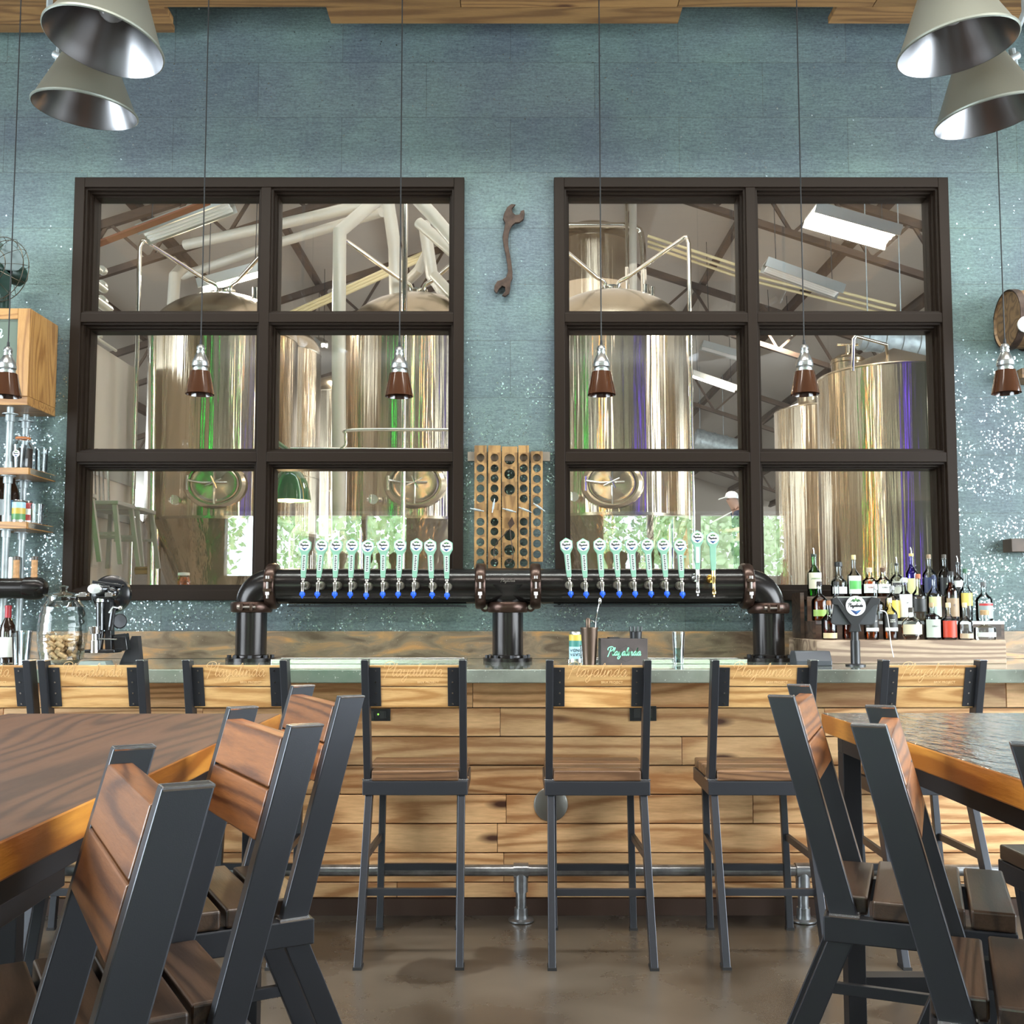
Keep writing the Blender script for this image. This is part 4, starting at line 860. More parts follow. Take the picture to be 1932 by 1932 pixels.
# fix: children of children need the same offset
xl, xr = X_(515,1106,YT), X_(1407,1106,YT); x1, x2 = X_(907,1106,YT), X_(1010,1106,YT)
b = B(); b.cyl((xl,YT,zc),(x1,YT,zc),RH,n=56); b.build('pipe', BLACKPIPE, t, world=True)
b = B(); b.cyl((x2,YT,zc),(xr,YT,zc),RH,n=56); b.build('pipe', BLACKPIPE, t, world=True)
for s, xe, xc_ in ((1, xl, xa[0]), (-1, xr, xa[2])):
    br = abs(xe-xc_); pts = []; rr = []
    for i in range(17):
        a = PI/2*i/16; pts.append((xc_+s*(br-br*math.cos(a)), YT, zc-br+br*math.sin(a))); rr.append(RV+(RH-RV)*i/16+.003)
    b = B(); b.tube(pts, rr, 56, caps=False); b.build('elbow', BLACKPIPE, t, world=True)
    coupling((xe,YT,zc),(1,0,0),RH,'v')
    coupling((xc_,YT,zc-br),(0,0,1),RV,'f')
br = abs(xl-xa[0])
b = B(); b.cyl((x1,YT,zc),(x2,YT,zc),RH+.003,n=56); b.build('tee', BLACKPIPE, t, world=True)
b = B(); b.lathe([(RV,0),(RV+.002,.03),(RV+.012,.06),(RV+.035,.09),(RV+.045,.11)], (xa[1],YT,zc-br), 56, sy=.92); b.build('tee_branch', BLACKPIPE, t, world=True)
ENG = mat('etched_lettering', (.16,.14,.12), .5)
for k, s in enumerate(('Schuster', 'Wrecked', 'FIRKIN WORKS')): pass
coupling((x1,YT,zc),(1,0,0),RH,'v'); coupling((x2,YT,zc),(1,0,0),RH,'v'); coupling((xa[1],YT,zc-br),(0,0,1),RV,'h')
for x in xa:
    b = B(); b.cyl((x,YT,ZT),(x,YT,zc-br),RV,n=56); b.build('column', BLACKPIPE, t, world=True)
    b = B(); b.lathe([(.001,.0),(.122,0),(.122,.018),(RV+.012,.02),(RV+.01,.03),(RV,.034)], (x,YT,ZT), 56); fl = b.build('flange', BLACKPIPE, t, world=True)
    b = B()
    for i in range(8):
        a = i*PI/4+.2; b.cyl((x+.104*math.cos(a),YT+.104*math.sin(a),ZT+.018),(x+.104*math.cos(a),YT+.104*math.sin(a),ZT+.032),.011,n=6)
    b.build('bolt', DARKSTEEL, fl, world=True)
b = B(); zz = Z_(1142,YT); b.box((X_(545,1142,YT),YT-.02,zz-.008),(X_(880,1142,YT),YT+.02,zz)); b.box((X_(1045,1142,YT),YT-.02,zz-.008),(X_(1390,1142,YT),YT+.02,zz)); b.build('light_strip', DARKSTEEL, t, world=True, smooth=0)
# drip trays
SS = mat('drip_tray_steel', (.72,.72,.70), .25, 1)
for u0, u1, l in ((513,880,'long stainless drip tray between the left and central tap columns'), (1072,1408,'long stainless drip tray between the central and right tap columns')):
    a, c = X_(u0,1240,5.05), X_(u1,1240,5.05); t2 = thing('drip_tray', l, 'drip tray', ((a+c)/2,5.12,ZT)); b = B()
    b.box((a,5.03,ZT),(c,5.045,ZT+.022)); b.box((a,5.2,ZT),(c,5.215,ZT+.022)); b.box((a,5.045,ZT),(a+.015,5.2,ZT+.022)); b.box((c-.015,5.045,ZT),(c,5.2,ZT+.022)); b.box((a+.015,5.045,ZT),(c-.015,5.2,ZT+.006)); b.build('tray', SS, t2, world=True, smooth=0, bevel=.002)
    b = B(); x = a+.02
    while x < c-.03: b.box((x,5.046,ZT+.012),(x+.008,5.199,ZT+.016)); x += .02
    b.build('grille', DARKSTEEL, t2, world=True, smooth=0)
# ------------------------------------------------------------------ taps
MINT = mat('mint_enamel', (.21,.41,.30), .4); NAVY = mat('badge_navy', (.01,.03,.12), .5); DGREEN = mat('badge_green', (.03,.10,.03), .5); INK = mat('badge_ink', (.015,.015,.02), .5)
BLUE = mat('blue_tap_plug', (.01,.10,.85), .4); MID = mat('badge_blue', (.04,.22,.5), .5); TAG = mat('beer_name_tag', (.55,.6,.56), .5)
def badge(r, parent, M, name='badge'):
    b = B(); b.mi = 0; b.lathe([(.001,0),(r,0),(r,.0015),(.001,.0015)][1:3][::-1] if False else [(r,0),(r,.0015),(.0001,.0016)], n=36, M=M)
    b.mi = 1; T = lambda z: M @ Matrix.Translation((0,0,z)) @ Matrix.Diagonal((1.15,1.25,1,1))
    b.prism([(-.52*r,.30*r),(-.25*r,.55*r),(-.1*r,.5*r),(0,.68*r),(.12*r,.5*r),(.28*r,.55*r),(.52*r,.30*r),(.3*r,.36*r),(.15*r,.28*r),(0,.4*r),(-.15*r,.28*r),(-.3*r,.36*r)], .0006, T(.0016))
    b.mi = 4; b.prism([(-.12*r,.42*r),(0,.60*r),(.12*r,.42*r),(0,.44*r)], .0004, T(.0022))
    b.mi = 2; b.prism([(-.5*r,-.30*r),(0,-.42*r),(.5*r,-.30*r),(.2*r,-.58*r),(0,-.72*r),(-.2*r,-.58*r)], .0006, T(.0016))
    b.mi = 3; b.prism([(-.4*r,-.36*r),(0,-.50*r),(.4*r,-.36*r),(.1*r,-.55*r)], .0004, T(.0022))
    b.mi = 5; script_word(b, 'Playalinda', M @ Matrix.Translation((-.8*r,-.11*r,.0018)), 1.5*r, .06*r, .0006)
    return b.build(name, [WHITE, DGREEN, NAVY, MID, mat_g, INK], parent, smooth=0)
mat_g = mat('badge_leaf', (.12,.35,.08), .5)
k = .19/74
WORN = mat('worn_faucet_metal', (.36,.33,.29), .3, .9)
def tap(kind):
    t = thing('beer_tap', 'x', 'beer tap', (0,0,0), group='mint green tap handles on the beer tower')
    pl = [(4,0),(5.2,16),(5.8,44),(11.6,54.5),(11.6,67.5),(0,74.5),(-11.6,67.5),(-11.6,54.5),(-5.8,44),(-5.2,16),(-4,0)]
    b = B(); b.prism([(x*k,y*k) for x,y in pl], .016, Matrix.Translation((0,.008,0)) @ FACE); h = b.build('handle', MINT, t, smooth=0, bevel=.0025)
    bd = badge(.0275, h, at((0,-.0082,61*k)))
    if kind != 2:
        b = B(); b.mi = 0; b.box((-.0085,-.0098,13*k),(.0085,-.0082,43*k)); b.mi = 1
        if kind == 0:
            for q in range(8): zq = (15+q*3.4)*k; b.box((-.004,-.0103,zq),(.003+.002*(q%2),-.0098,zq+.005))
        b.build('name_tag', [TAG, INK], h, smooth=0)
    m = WORN if kind == 0 else CHROME if kind == 1 else mat('brass_faucet', (.85,.62,.25), .15, 1)
    b = B(); b.lathe([(.006,0),(.010,-.003),(.010,-.010),(.006,-.014),(.006,-.020),(.012,-.024),(.012,-.034),(.009,-.042),(.008,-.062),(.0075,-.068)], n=16)
    b.cyl((0,0,-.036),(0,.085,-.036),.009,n=14); b.cyl((0,.055,-.036),(0,.07,-.036),.018,n=18); b.cyl((0,.082,-.036),(0,.10,-.036),.020,n=18)
    if kind: b.lathe([(.011,.0),(.012,-.03),(.008,-.036),(.008,-.095),(.011,-.1),(.011,-.11),(.004,-.118),(.004,-.125)], n=16)
    b.build('faucet', m, t)
    if not kind:
        b = B(); b.lathe([(.001,-.064),(.0075,-.066),(.0105,-.074),(.0085,-.088),(.003,-.098),(.0005,-.10)], n=12); b.cb((0,0,-.079),(.026,.004,.014)); b.build('plug', BLUE, t)
    return t
tp = [tap(0), tap(1), tap(2)]
YH = YT-RH-.095
ordn = ['first','second','third','fourth','fifth','sixth','seventh','eighth','ninth','tenth']
LT = [(575,572,1090),(607,601.5,1090),(634,632.5,1090),(664,662,1090),(694,692,1092),(723,722.5,1090),(755,752.5,1090),(786,782,1090),(811,814,1091),(842,843,1092)]
RT = [(1068,1074,1089),(1100,1104,1090),(1131,1135,1089),(1161,1166,1089),(1191,1196,1089),(1221,1226,1089),(1251,1256,1089),(1283,1286,1090),(1316,1316,1075),(1345,1346,1077)]
used = [0,0,0]
for side, lst in (('left', LT), ('right', RT)):
    for i, (ut, ub, vb) in enumerate(lst):
        kd = 0 if not (side == 'right' and i > 7) else i-7
        lab = 'mint tap handle with blue-plugged faucet, %s from the left on the %s pipe' % (ordn[i], side)
        if kd == 1: lab = 'taller mint tap handle with polished chrome stout faucet, on the right pipe'
        if kd == 2: lab = 'last mint tap handle at the right, on a brass faucet'
        x, z = X_(ub,vb,YH), Z_(vb,YH); tilt = math.atan2((ut-ub), 62)
        o = tp[kd] if not used[kd] else dup(tp[kd])
        used[kd] = 1; o.location = (x,YH,z); o.rotation_euler = (0,tilt*.9,0); o['label'] = lab
# etched plate on the tee
M = at((xa[1]-.0, YT-RH-.0045, zc))
b = B(); script_word(b, 'Playalinda', M @ Matrix.Translation((-.035,.02,0)), .07, .0014, .0008); b.build('engraving', ENG, t_ if False else [o for o in C.objects if o.name.startswith('beer_tower')][0], world=True)
text('engraving', 'SERIAL XX-001', ENG, [o for o in C.objects if o.name.startswith('beer_tower')][0], Matrix.Translation(-Vector((xa[1],YT,ZT))) @ M @ Matrix.Translation((0,-.005,0)), .011, .0006)
# ================================================================== PENDANTS
SH = bpy.data.materials.new('amber_glass_shade')
m_, N_, L_, b_ = newmat('amber_brown_shade'); b_.inputs['Base Color'].default_value = (.06,.022,.009,1); b_.inputs['Roughness'].default_value = .12; b_.inputs['Transmission Weight'].default_value = .0; b_.inputs['Coat Weight'].default_value = .6; b_.inputs['Subsurface Weight'].default_value = 0
SHADE = m_; CORD = mat('black_cord', (.02,.02,.02), .6)
def pendant():
    t = thing('pendant_lamp', 'x', 'pendant lamp', (0,0,0), group='small amber pendant lamps over the bar')
    b = B(); b.lathe([(.060,0),(.0585,.012),(.049,.06),(.041,.098),(.030,.100)], n=40); b.lathe([(.058,0.001),(.0565,.012),(.047,.06),(.039,.095)], n=40); b.build('lamp_shade', SHADE, t)
    b = B(); b.lathe([(.030,.095),(.032,.10),(.032,.112),(.027,.114),(.036,.120),(.036,.133),(.034,.135),(.034,.142),(.020,.172),(.017,.176),(.018,.178),(.018,.187),(.0155,.189),(.0155,.192),(.018,.194),(.018,.203),(.013,.212),(.006,.214)], n=28); b.build('socket', mat('pendant_metal', (.50,.52,.52), .32, 1) if 'pendant_metal' not in bpy.data.materials else bpy.data.materials['pendant_metal'], t)
    b = B(); b.cyl((0,0,.21),(0,0,.235),.007,.005,n=12); b.cyl((0,0,.235),(0,0,ZC-1.62),.0028,n=8); b.build('cord', CORD, t)
    b = B(); b.sphere((0,0,.045), .024, sz=1.2); b.build('bulb', mat('frosted_bulb', (.5,.45,.42), .3), t)
    return t
YPn = 4.45
pp = [(12,748,'pendant lamp at the far left, in front of the oak cabinet'), (377,744,'pendant lamp hanging before the left pane of the left window'), (753,748,'pendant lamp hanging before the right pane of the left window'), (1135,745,'pendant lamp hanging before the left pane of the right window'), (1519,744,'pendant lamp hanging before the right pane of the right window'), (1899,742,'pendant lamp at the far right, beside the little barrel')]
pd = pendant()
for i, (u, v, l) in enumerate(pp):
    o = pd if i == 0 else dup(pd); p = P(u, v, Y=YPn); o.location = p; o['label'] = l
# ================================================================== CONE LAMPS
SPUN = mat('spun_aluminium', (.24,.26,.225), .42, .6, bump=.03, bs=150)
INN = mat('spun_aluminium_inside', (.27,.27,.28), .3, 1)
def cone_lamp():
    t = thing('cone_lamp', 'x', 'ceiling spotlight', (0,0,0), group='spun aluminium cone lamps')
    b = B(); b.lathe([(.196,0),(.2,.003),(.2,.010),(.196,.013),(.19,.018),(.088,.235),(.07,.25),(.05,.30),(.05,.33)], n=64); b.build('lamp_shade', SPUN, t)
    b = B(); b.lathe([(.196,.001),(.187,.016),(.084,.232),(.001,.24)], n=64); b.build('shade_lining', INN, t)
    b = B(); b.sphere((0,0,.15), .05, sz=1.25); b.build('bulb', mat('reflector_bulb', (.3,.3,.31), .2), t)
    b = B(); b.cyl((.085,0,.20),(.17,0,.235),.016,n=12); b.cyl((.15,0,.19),(.15,0,.26),.013,n=10); b.cyl((.06,0,.31),(.15,0,.34),.02,n=12); b.build('knuckle', GALV, t)
    return t
cl = cone_lamp()
def setcone(o, u, v, Y, rx, ry, lab, sc=1, flip=False):
    o.location = P(u, v, Y=Y); o.rotation_euler = (Matrix.Rotation(math.radians(rx),3,'X') @ Matrix.Rotation(math.radians(ry),3,'Y') @ Matrix.Rotation(PI*.9 if flip else .2,3,'Z')).to_euler(); o.scale = (sc,sc,sc); o['label'] = lab
    x, y, z = o.location; s = -1 if flip else 1
    b = B(); b.tube([(x+s*.14+.2*math.sin(math.radians(ry)),y,z+.33),(x+s*.15,y,z+.42),(x+s*.15,y,zp-.001)], .012, 10); tag(b.build('lamp_pipe', GALV, base=True), 'drop pipe of the ' + lab.split(',')[0], 'lamp support')
import itertools
setcone(cl, 195, 83, 3.55, -5, 9, 'upper left cone lamp, nearer and tilted to the right', 1.03, True)
o = dup(cl); setcone(o, 160, 210, 3.95, 4, 5, 'lower left cone lamp, partly behind the upper one', .98, True)
o = dup(cl); setcone(o, 1807, 92, 3.5, 0, -7, 'upper right cone lamp, nearer one of the right pair')
o = dup(cl); setcone(o, 1867, 222, 3.9, 2, -9, 'lower right cone lamp, cut by the right edge of the photo')
# ================================================================== WALL DECOR
IRON = mat('rusty_iron', (.055,.033,.024), .55, .6, var=.4, vs=30)
# open-end wrench: outline in pixels, extruded
wr = [(957,390),(951,402),(949,412),(953,420),(951,432),(948,446),(950,462),(954,480),(957,498),(958,512),(955,522),(947,527),(938,530),(933,538),(932,547),(937,553),(941,545),(947,539),(953,541),(953,549),(947,557),(953,559),(961,553),(963,543),(963,533),(967,524),(967,512),(965,495),(962,478),(959,462),(959,448),(961,435),(966,425),(972,420),(980,419),(988,413),(990,403),(989,395),(983,397),(980,404),(973,405),(967,400),(966,393),(973,385),(965,384)]
c = P(961,470,Y=YW-.03); b = B(); b.prism([(P(u,v,Y=YW-.03).x-c.x, P(u,v,Y=YW-.03).z-c.z) for u,v in wr][::-1], .02, Matrix.Translation((c.x, YW-.008, c.z)) @ FACE)
tag(b.build('wrench', IRON, base=True, smooth=0, bevel=.003), 'big rusty double-ended wrench mounted between the windows', 'wrench')
# riddling boards with bottle holes
RW = wood('riddling_board_oak', (.36,.20,.07), (.17,.085,.028), axis='Z', gs=1.2, rough=.5, kd=.8, isl=.25)
def holey(b, x0, x1, zt_, zb_, y0, th, holes, r):
    # holes: list of centre z, board split in cells around each
    zs = sorted(holes, reverse=True); edges = [zt_]
    for i in range(len(zs)-1): edges.append((zs[i]+zs[i+1])/2)
    edges.append(zb_); xm = (x0+x1)/2; n = 24
    for i, z in enumerate(zs):
        top, bot = edges[i], edges[i+1]; V = []
        if bot < z-r*2.2 : b.box((x0,y0,bot),(x1,y0+th,z-r*1.25)); bot = z-r*1.25
        if top > z+r*2.2 : b.box((x0,y0,z+r*1.25),(x1,y0+th,top)); top = z+r*1.25
        for y in (y0, y0+th):
            for k in range(n):
                a = 2*PI*k/n; V.append((xm+r*math.cos(a), y, z+r*math.sin(a)))
            for k in range(n):
                a = 2*PI*k/n; dx, dz = math.cos(a), math.sin(a); s = min(((x1-xm)/abs(dx)) if abs(dx) > 1e-6 else 1e9, ((top-z)/dz if dz > 1e-6 else ((bot-z)/dz if dz < -1e-6 else 1e9)))
                V.append((xm+dx*s, y, z+dz*s))
        # snap nearest ray points to corners
        for cxn, czn in ((x0,top),(x1,top),(x0,bot),(x1,bot)):
            for off in (n, 3*n):
                j = min(range(off, off+n), key=lambda q: (V[q][0]-cxn)**2+(V[q][2]-czn)**2); V[j] = (cxn, V[j][1], czn)
        fs = []
        for k in range(n):
            k2 = (k+1)%n; fs += [(k,k2,n+k2,n+k),(2*n+k,3*n+k,3*n+k2,2*n+k2),(k,2*n+k,2*n+k2,k2),(n+k,n+k2,3*n+k2,3*n+k)]
        b.add(V, fs)
YR = YW-.05
c = P(961,960,Y=YR); rk = thing('riddling_rack', 'wooden wine riddling boards with round bottle holes, hung above the tap tower', 'riddling rack', (c.x, YW, Z_(1070,YR)))
def zR(v): return Z_(v, YR)
def xR(u): return X_(u, 960, YR)
h10 = [(864,11)]+[(883+19.3*i,0) for i in range(0)]
cols = [(895,918,841,1072,906), (921,945,841,1072,933), (947,976,843,1072,961), (978,998,841,1072,987), (1002,1024,852,1060,1013)]
hl = [864,884,903,922,941, 985,1003,1023,1042,1062]
for j, (u0,u1,v0,v1,um) in enumerate(cols):
    b = B()
    if j == 2: hs = [867,895,924,1010,1038,1064]; r = 10.2
    elif j == 4: hs = [864,884,904,924,944,966,986,1006,1026,1046]; r = 7.6
    else: hs = hl; r = 7.6
    holey(b, xR(u0), xR(u1), zR(v0), zR(v1), YR-.012, .022, [zR(v) for v in hs], r*YR/F)
    b.build('board', RW, rk, world=True, smooth=0)
b = B(); b.box((xR(882),YR+.012,zR(869)),(xR(1038),YR+.03,zR(852))); b.build('hanging_bar', mat('weathered_strip', (.20,.16,.12), .7, var=.3), rk, world=True, smooth=0)
for uu, vv, a in ((900,962,-12),(931,954,80),(961,963,-15),(991,962,-22),(1017,957,-35)):
    p = P(uu,vv,Y=YR-.03); d = Vector((math.cos(math.radians(a)),0,math.sin(math.radians(a))))*.037
    b = B(); b.cyl(p-d,p+d,.003,n=8); b.cyl(p-d*.5,p+d*.5,.006,n=10); b.build('pin', GALV, rk, world=True)
b = B(); b.tube(smoothline([P(962,998,Y=YR-.03),P(950,1010,Y=YR-.03),P(934,1030,Y=YR-.03),P(932,1052,Y=YR-.03),P(938,1062,Y=YR-.03)],4), .0022, 6); b.tube(smoothline([P(962,998,Y=YR-.03),P(966,1030,Y=YR-.03),P(968,1050,Y=YR-.03),P(960,1063,Y=YR-.03),P(956,1056,Y=YR-.03)],4), .0022, 6)
b.add([P(966,975,Y=YR-.035),P(971,988,Y=YR-.035),P(962,998,Y=YR-.035),P(958,987,Y=YR-.035),P(966,975,Y=YR-.025),P(971,988,Y=YR-.025),P(962,998,Y=YR-.025),P(958,987,Y=YR-.025)],[(0,1,2,3),(7,6,5,4),(0,4,5,1),(1,5,6,2),(2,6,7,3),(3,7,4,0)])
tag(b.build('iron_tongs', IRON, base=True), 'small black iron tongs hooked over the riddling boards', 'tongs')
# little barrel with a round gauge
BW = wood('old_barrel_oak', (.30,.17,.075), (.13,.07,.03), axis='X', gs=1.4, rough=.6, kd=.9, isl=.3)
p0_, p1_ = P(1897,552,Y=5.45), P(1897,655,Y=5.45); zb_ = (p0_.z+p1_.z)/2; rb = (p0_.z-p1_.z)/2*1.05
t = thing('barrel', 'small hooped wooden barrel mounted on the wall at the right edge', 'barrel', (p0_.x, 5.45, zb_))
M = Matrix.Rotation(PI/2, 4, 'Y')
b = B(); b.lathe([(.001,.012),(rb*.93,.012),(rb*.96,0),(rb,.10),(rb*1.09,.25),(rb,.42),(rb*.96,.5),(.001,.5)], n=28, M=M); b.build('stave_body', BW, t, smooth=20)
for x0, x1, k in ((.0,.035,.985),(.10,.14,1.03),(.36,.40,1.03),(.465,.5,.985)):
    b = B(); b.lathe([(rb*k,x0),(rb*(k+.035),x0),(rb*(k+.045),x1),(rb*k,x1)], n=40, M=M); b.build('hoop', IRON, t)
pg = P(1934,613,Y=5.30); b = B(); b.lathe([(.040,0),(.042,.012),(.036,.014),(.0005,.014)], n=32, M=at(pg)); b.cyl(pg, (pg.x,pg.y-.03,pg.z), .009, n=10); tag(b.build('gauge', PAPER, base=True), 'round white gauge face in front of the wall barrel', 'gauge')
b = B(); a, c = P(1915,719,Y=5.5), P(1965,701,Y=5.5); b.box((a.x,5.42,a.z),(c.x,5.6,c.z)); tag(b.build('bracket_shelf', BW, base=True, smooth=0), 'wooden block under the wall barrel', 'shelf')
b = B(); a, c = P(1909,1041,Y=5.5), P(1965,1016,Y=5.5); b.box((a.x,5.5,a.z),(c.x,5.6,c.z)); tag(b.build('wall_plaque', mat('dark_walnut', (.07,.045,.03), .5, var=.4), base=True, smooth=0, bevel=.003), 'dark wooden plaque on the wall right of the bottles', 'plaque')
# ================================================================== LEFT SHELVES
OAK = wood('golden_oak', (.46,.24,.075), (.25,.11,.03), axis='Z', gs=1.6, rough=.4, coat=.2, kd=2, isl=.15)
OAKX = wood('golden_oak_level', (.46,.24,.075), (.25,.11,.03), axis='X', gs=1.6, rough=.4, coat=.2, kd=2, isl=.15)
Yc1 = 5.28; xrC = X_(57,660,Yc1); zt1, zb1 = Z_(583,Yc1), Z_(748,Yc1)
t = thing('wall_cabinet', 'oak cabinet with a grey glass front at the top of the pipe shelves', 'cabinet', (xrC-.35, 5.44, zb1))
b = B(); b.box((xrC-.7,Yc1,zb1),(xrC,YW-.002,zt1)); b.build('case', OAK, t, world=True, smooth=0, bevel=.003)
for q0_, q1_, nm, mm in (((xrC-.7,Yc1-.012,zb1),(xrC-.63,Yc1-.001,zt1),'door_stile',OAK),((xrC-.062,Yc1-.012,zb1),(xrC,Yc1-.001,zt1),'door_stile',OAK),((xrC-.629,Yc1-.012,zt1-.055),(xrC-.063,Yc1-.001,zt1),'door_rail',OAKX),((xrC-.629,Yc1-.012,zb1),(xrC-.063,Yc1-.001,zb1+.02),'door_rail',OAKX)): B().box(q0_,q1_).build(nm, mm, t, world=True, smooth=0, bevel=.001)
b = B(); b.box((xrC-.629,Yc1-.006,zb1+.02),(xrC-.063,Yc1-.002,zt1-.055)); gp = b.build('glass_panel', mat('smoky_green_glass', (.13,.16,.13), .08, coat=.5), t, world=True, smooth=0)
b = B(); LET = mat('teal_white_letters', (.55,.72,.66), .4)
script_word(b, 'Playalinda', at((xrC-.50,Yc1-.0065,(zt1-.15))), .36, .006, .001); b.build('lettering', LET, gp, world=True, smooth=0)
for k in (1,2):
    z = zb1-.002
b = B(); zsb = Z_(779,Yc1+.0); b.box((xrC-.75,Yc1-.008,zb1-.045),(xrC,YW-.002,zb1-.0005)); bs_ = tag(b.build('shelf_board', OAKX, base=True, smooth=0, bevel=.003), 'oak shelf board directly under the cabinet', 'shelf', 'oak boards on the pipe shelves')
def shelf(v_top, u_r, lab):
    z = Z_(v_top, Yc1); xr_ = X_(u_r, v_top, Yc1); t = thing('shelf_board', lab, 'shelf', (xr_-.35,5.44,z-.035), group='oak boards on the pipe shelves')
    b = B(); b.box((xr_-.75,Yc1,z-.035),(xr_,YW-.002,z)); b.build('board', OAKX, t, world=True, smooth=0, bevel=.002)
    b = B(); b.box((xr_,Yc1+.02,z-.03),(xr_+.003,YW-.01,z-.004)); b.cyl((xr_+.003,Yc1+.07,z-.017),(xr_+.006,Yc1+.07,z-.017),.005,n=8); b.cyl((xr_+.003,YW-.07,z-.017),(xr_+.006,YW-.07,z-.017),.005,n=8); b.build('edge_strip', ALU, t, world=True, smooth=0)
    return z, xr_
z1, xr1 = shelf(882, 54, 'upper of the two open oak shelves at the left')
z2, xr2 = shelf(984, 50, 'lower of the two open oak shelves at the left')
for nm, u, yy in (('front',17,Yc1+.045),('rear',47,YW-.07)):
    x = X_(u,850,yy); t = thing('shelf_post', '%s galvanised pipe post carrying the left shelves' % nm, 'shelf post', (x,yy,ZT), group='pipe posts of the left shelves'); b = B(); b.cyl((x,yy,ZT),(x,yy,zb1-.046),.0165,n=20); b.build('pipe', GALV, t, world=True)
    for zz in (z1, z2, zb1-.045-0, ZT+.03):
        b = B(); b.lathe([(.038,-.036-.004),(.038,-.035),(.022,-.033)][::1], (x,yy,zz), 24) if zz != ZT+.03 else None
        b.cyl((x,yy,zz-.075),(x,yy,zz-.04),.0225,n=20)
        if zz < zb1-.1 and zz > ZT+.1: b.cyl((x,yy,zz-.0345),(x,yy,zz+.035),.0225,n=20)
        b.build('collar', GALV, t, world=True)
def jar(name, lab, cat, u, vt, vb, r, Y, m, zbase, extra=None, group=None, parts=True):
    x = X_(u,(vt+vb)/2,Y); h = Z_(vt,Y)-zbase
    t = thing(name, lab, cat, (x,Y,zbase), group=group); return t, h
def tumbler(lab, u, vt, Y, zb_, r0, r1, fill=None, fm=None, group=None, name='drinking_glass', mt=None):
    x = X_(u,vt,Y); h = Z_(vt,Y)-zb_; t = thing(name, lab, 'glass', (x,Y,zb_), group=group)
    b = B(); b.lathe([(.0005,.001),(r0,.001),(r1,h),(r1-.002,h),(r0-.002,.008),(.0005,.008)], n=32); b.build('glass', mt or CLEAR, t)
    if fill: b = B(); rf_ = r0+(r1-r0)*fill-.003; b.lathe([(.0005,.009),(r0-.003,.009),(rf_,h*fill),(.0005,h*fill)], n=32); b.build('contents', fm, t)
    return t
DK = mat('coffee_beans', (.035,.02,.012), .5, var=.5, vs=150)
x = X_(43,850,5.46); t = thing('swing_top_jar', 'swing-top glass jar of dark beans on the upper left shelf', 'jar', (x,5.46,z1)); h = Z_(820,5.46)-z1
b = B(); b.lathe([(.0005,.004),(.044,.004),(.048,.015),(.048,h*.62),(.0005,h*.64)], n=32); b.build('contents', DK, t)
b = B(); b.lathe([(.0005,0),(.048,0),(.052,.01),(.052,h*.68),(.036,h*.8),(.036,h*.9)], n=32); b.build('jar_glass', CLEAR, t)
b = B(); b.lathe([(.037,h*.87),(.037,h*.92)], n=32); b.build('rubber_seal', mat('orange_rubber', (.5,.16,.04), .6), t); b = B(); b.lathe([(.037,h*.93),(.037,h*.98),(.0005,h)], n=32); b.tube([(-.04,0,h*.8),(-.045,0,h*.95),(.045,0,h*.95),(.04,0,h*.8)], .0018, 6); b.build('lid', CLEAR, t)
gx = X_(36,860,5.35); t = tumbler('pint glass with a white hop print, in front of the bean jar', 37, 840, 5.34, z1, .026, .036)
badge(.018, t, at((0,-.0335,.075)), 'print')
tumbler('tall measuring beaker at the end of the upper left shelf', 79, 848, 5.50, z1, .031, .033, name='beaker')
CAN = mat('printed_can', (.55,.55,.5), .3, .6)
def can(lab, u, Y, zb_, cols_, r=.033, h=.122, rz=0, group=None):
    x = X_(u,1000,Y); t = thing('drink_can', lab, 'can', (x,Y,zb_), rz, group)
    b = B(); b.mi = 0; b.lathe([(.024,0),(r,.008),(r,h*.16)], n=32); 
    n_ = len(cols_); z0 = h*.16; z1_ = h-.012
    for i in range(n_): b.mi = i+1; b.lathe([(r+.0001,z0+(z1_-z0)*i/n_),(r+.0001,z0+(z1_-z0)*(i+1)/n_)], n=32)
    b.build('can_body', [ALU]+cols_, t); b = B(); b.lathe([(r,h-.012),(.026,h-.002),(.026,h),(.024,h-.003),(.0005,h-.003)], n=32); b.cb((0,.008,h-.001),(.012,.018,.002)); b.build('lid', ALU, t); return t
GRN = mat('can_green', (.10,.28,.10), .4); REDC = mat('can_red', (.5,.04,.03), .4); YEL = mat('can_yellow', (.6,.45,.08), .4)
LB = mat('can_pale_blue', (.42,.66,.76), .4); TEAL = mat('can_teal', (.06,.25,.22), .4)
can('yellow and green patterned can on the lower left shelf', 34, 5.42, z2, [GRN, YEL, LB])
can('silver can with a red band beside the yellow one', 49, 5.47, z2, [REDC, CAN, REDC])
tumbler('small tumbler at the end of the lower left shelf', 70, 951, 5.45, z2, .028, .031)
BROWN = glassy('brown_bottle_glass', (.10,.04,.015), 1.5, .03, 1.5)
def beer_bottle(lab, u, Y, zb_, ht, r, lm=None, g=None):
    x = X_(u,950,Y); t = thing('beer_bottle', lab, 'bottle', (x,Y,zb_), group=g); b = B(); b.lathe([(.0005,0),(r,.004),(r,ht*.55),(r*.8,ht*.66),(r*.36,ht*.8),(r*.34,ht*.97),(.0005,ht)], n=28); b.build('bottle_body', mat('dark_brown_glass', (.02,.01,.006), .06, coat=.5) if 'dark_brown_glass' not in bpy.data.materials else bpy.data.materials['dark_brown_glass'], t)
    b = B(); b.lathe([(r+.0008,ht*.15),(r+.0008,ht*.45)], n=28); b.build('paper_label', lm or PAPER, t)
beer_bottle('dark bottle with a blue wrap on the lower left shelf', 22, 5.45, z2, .27, .038, mat('label_blue', (.15,.35,.6), .4))
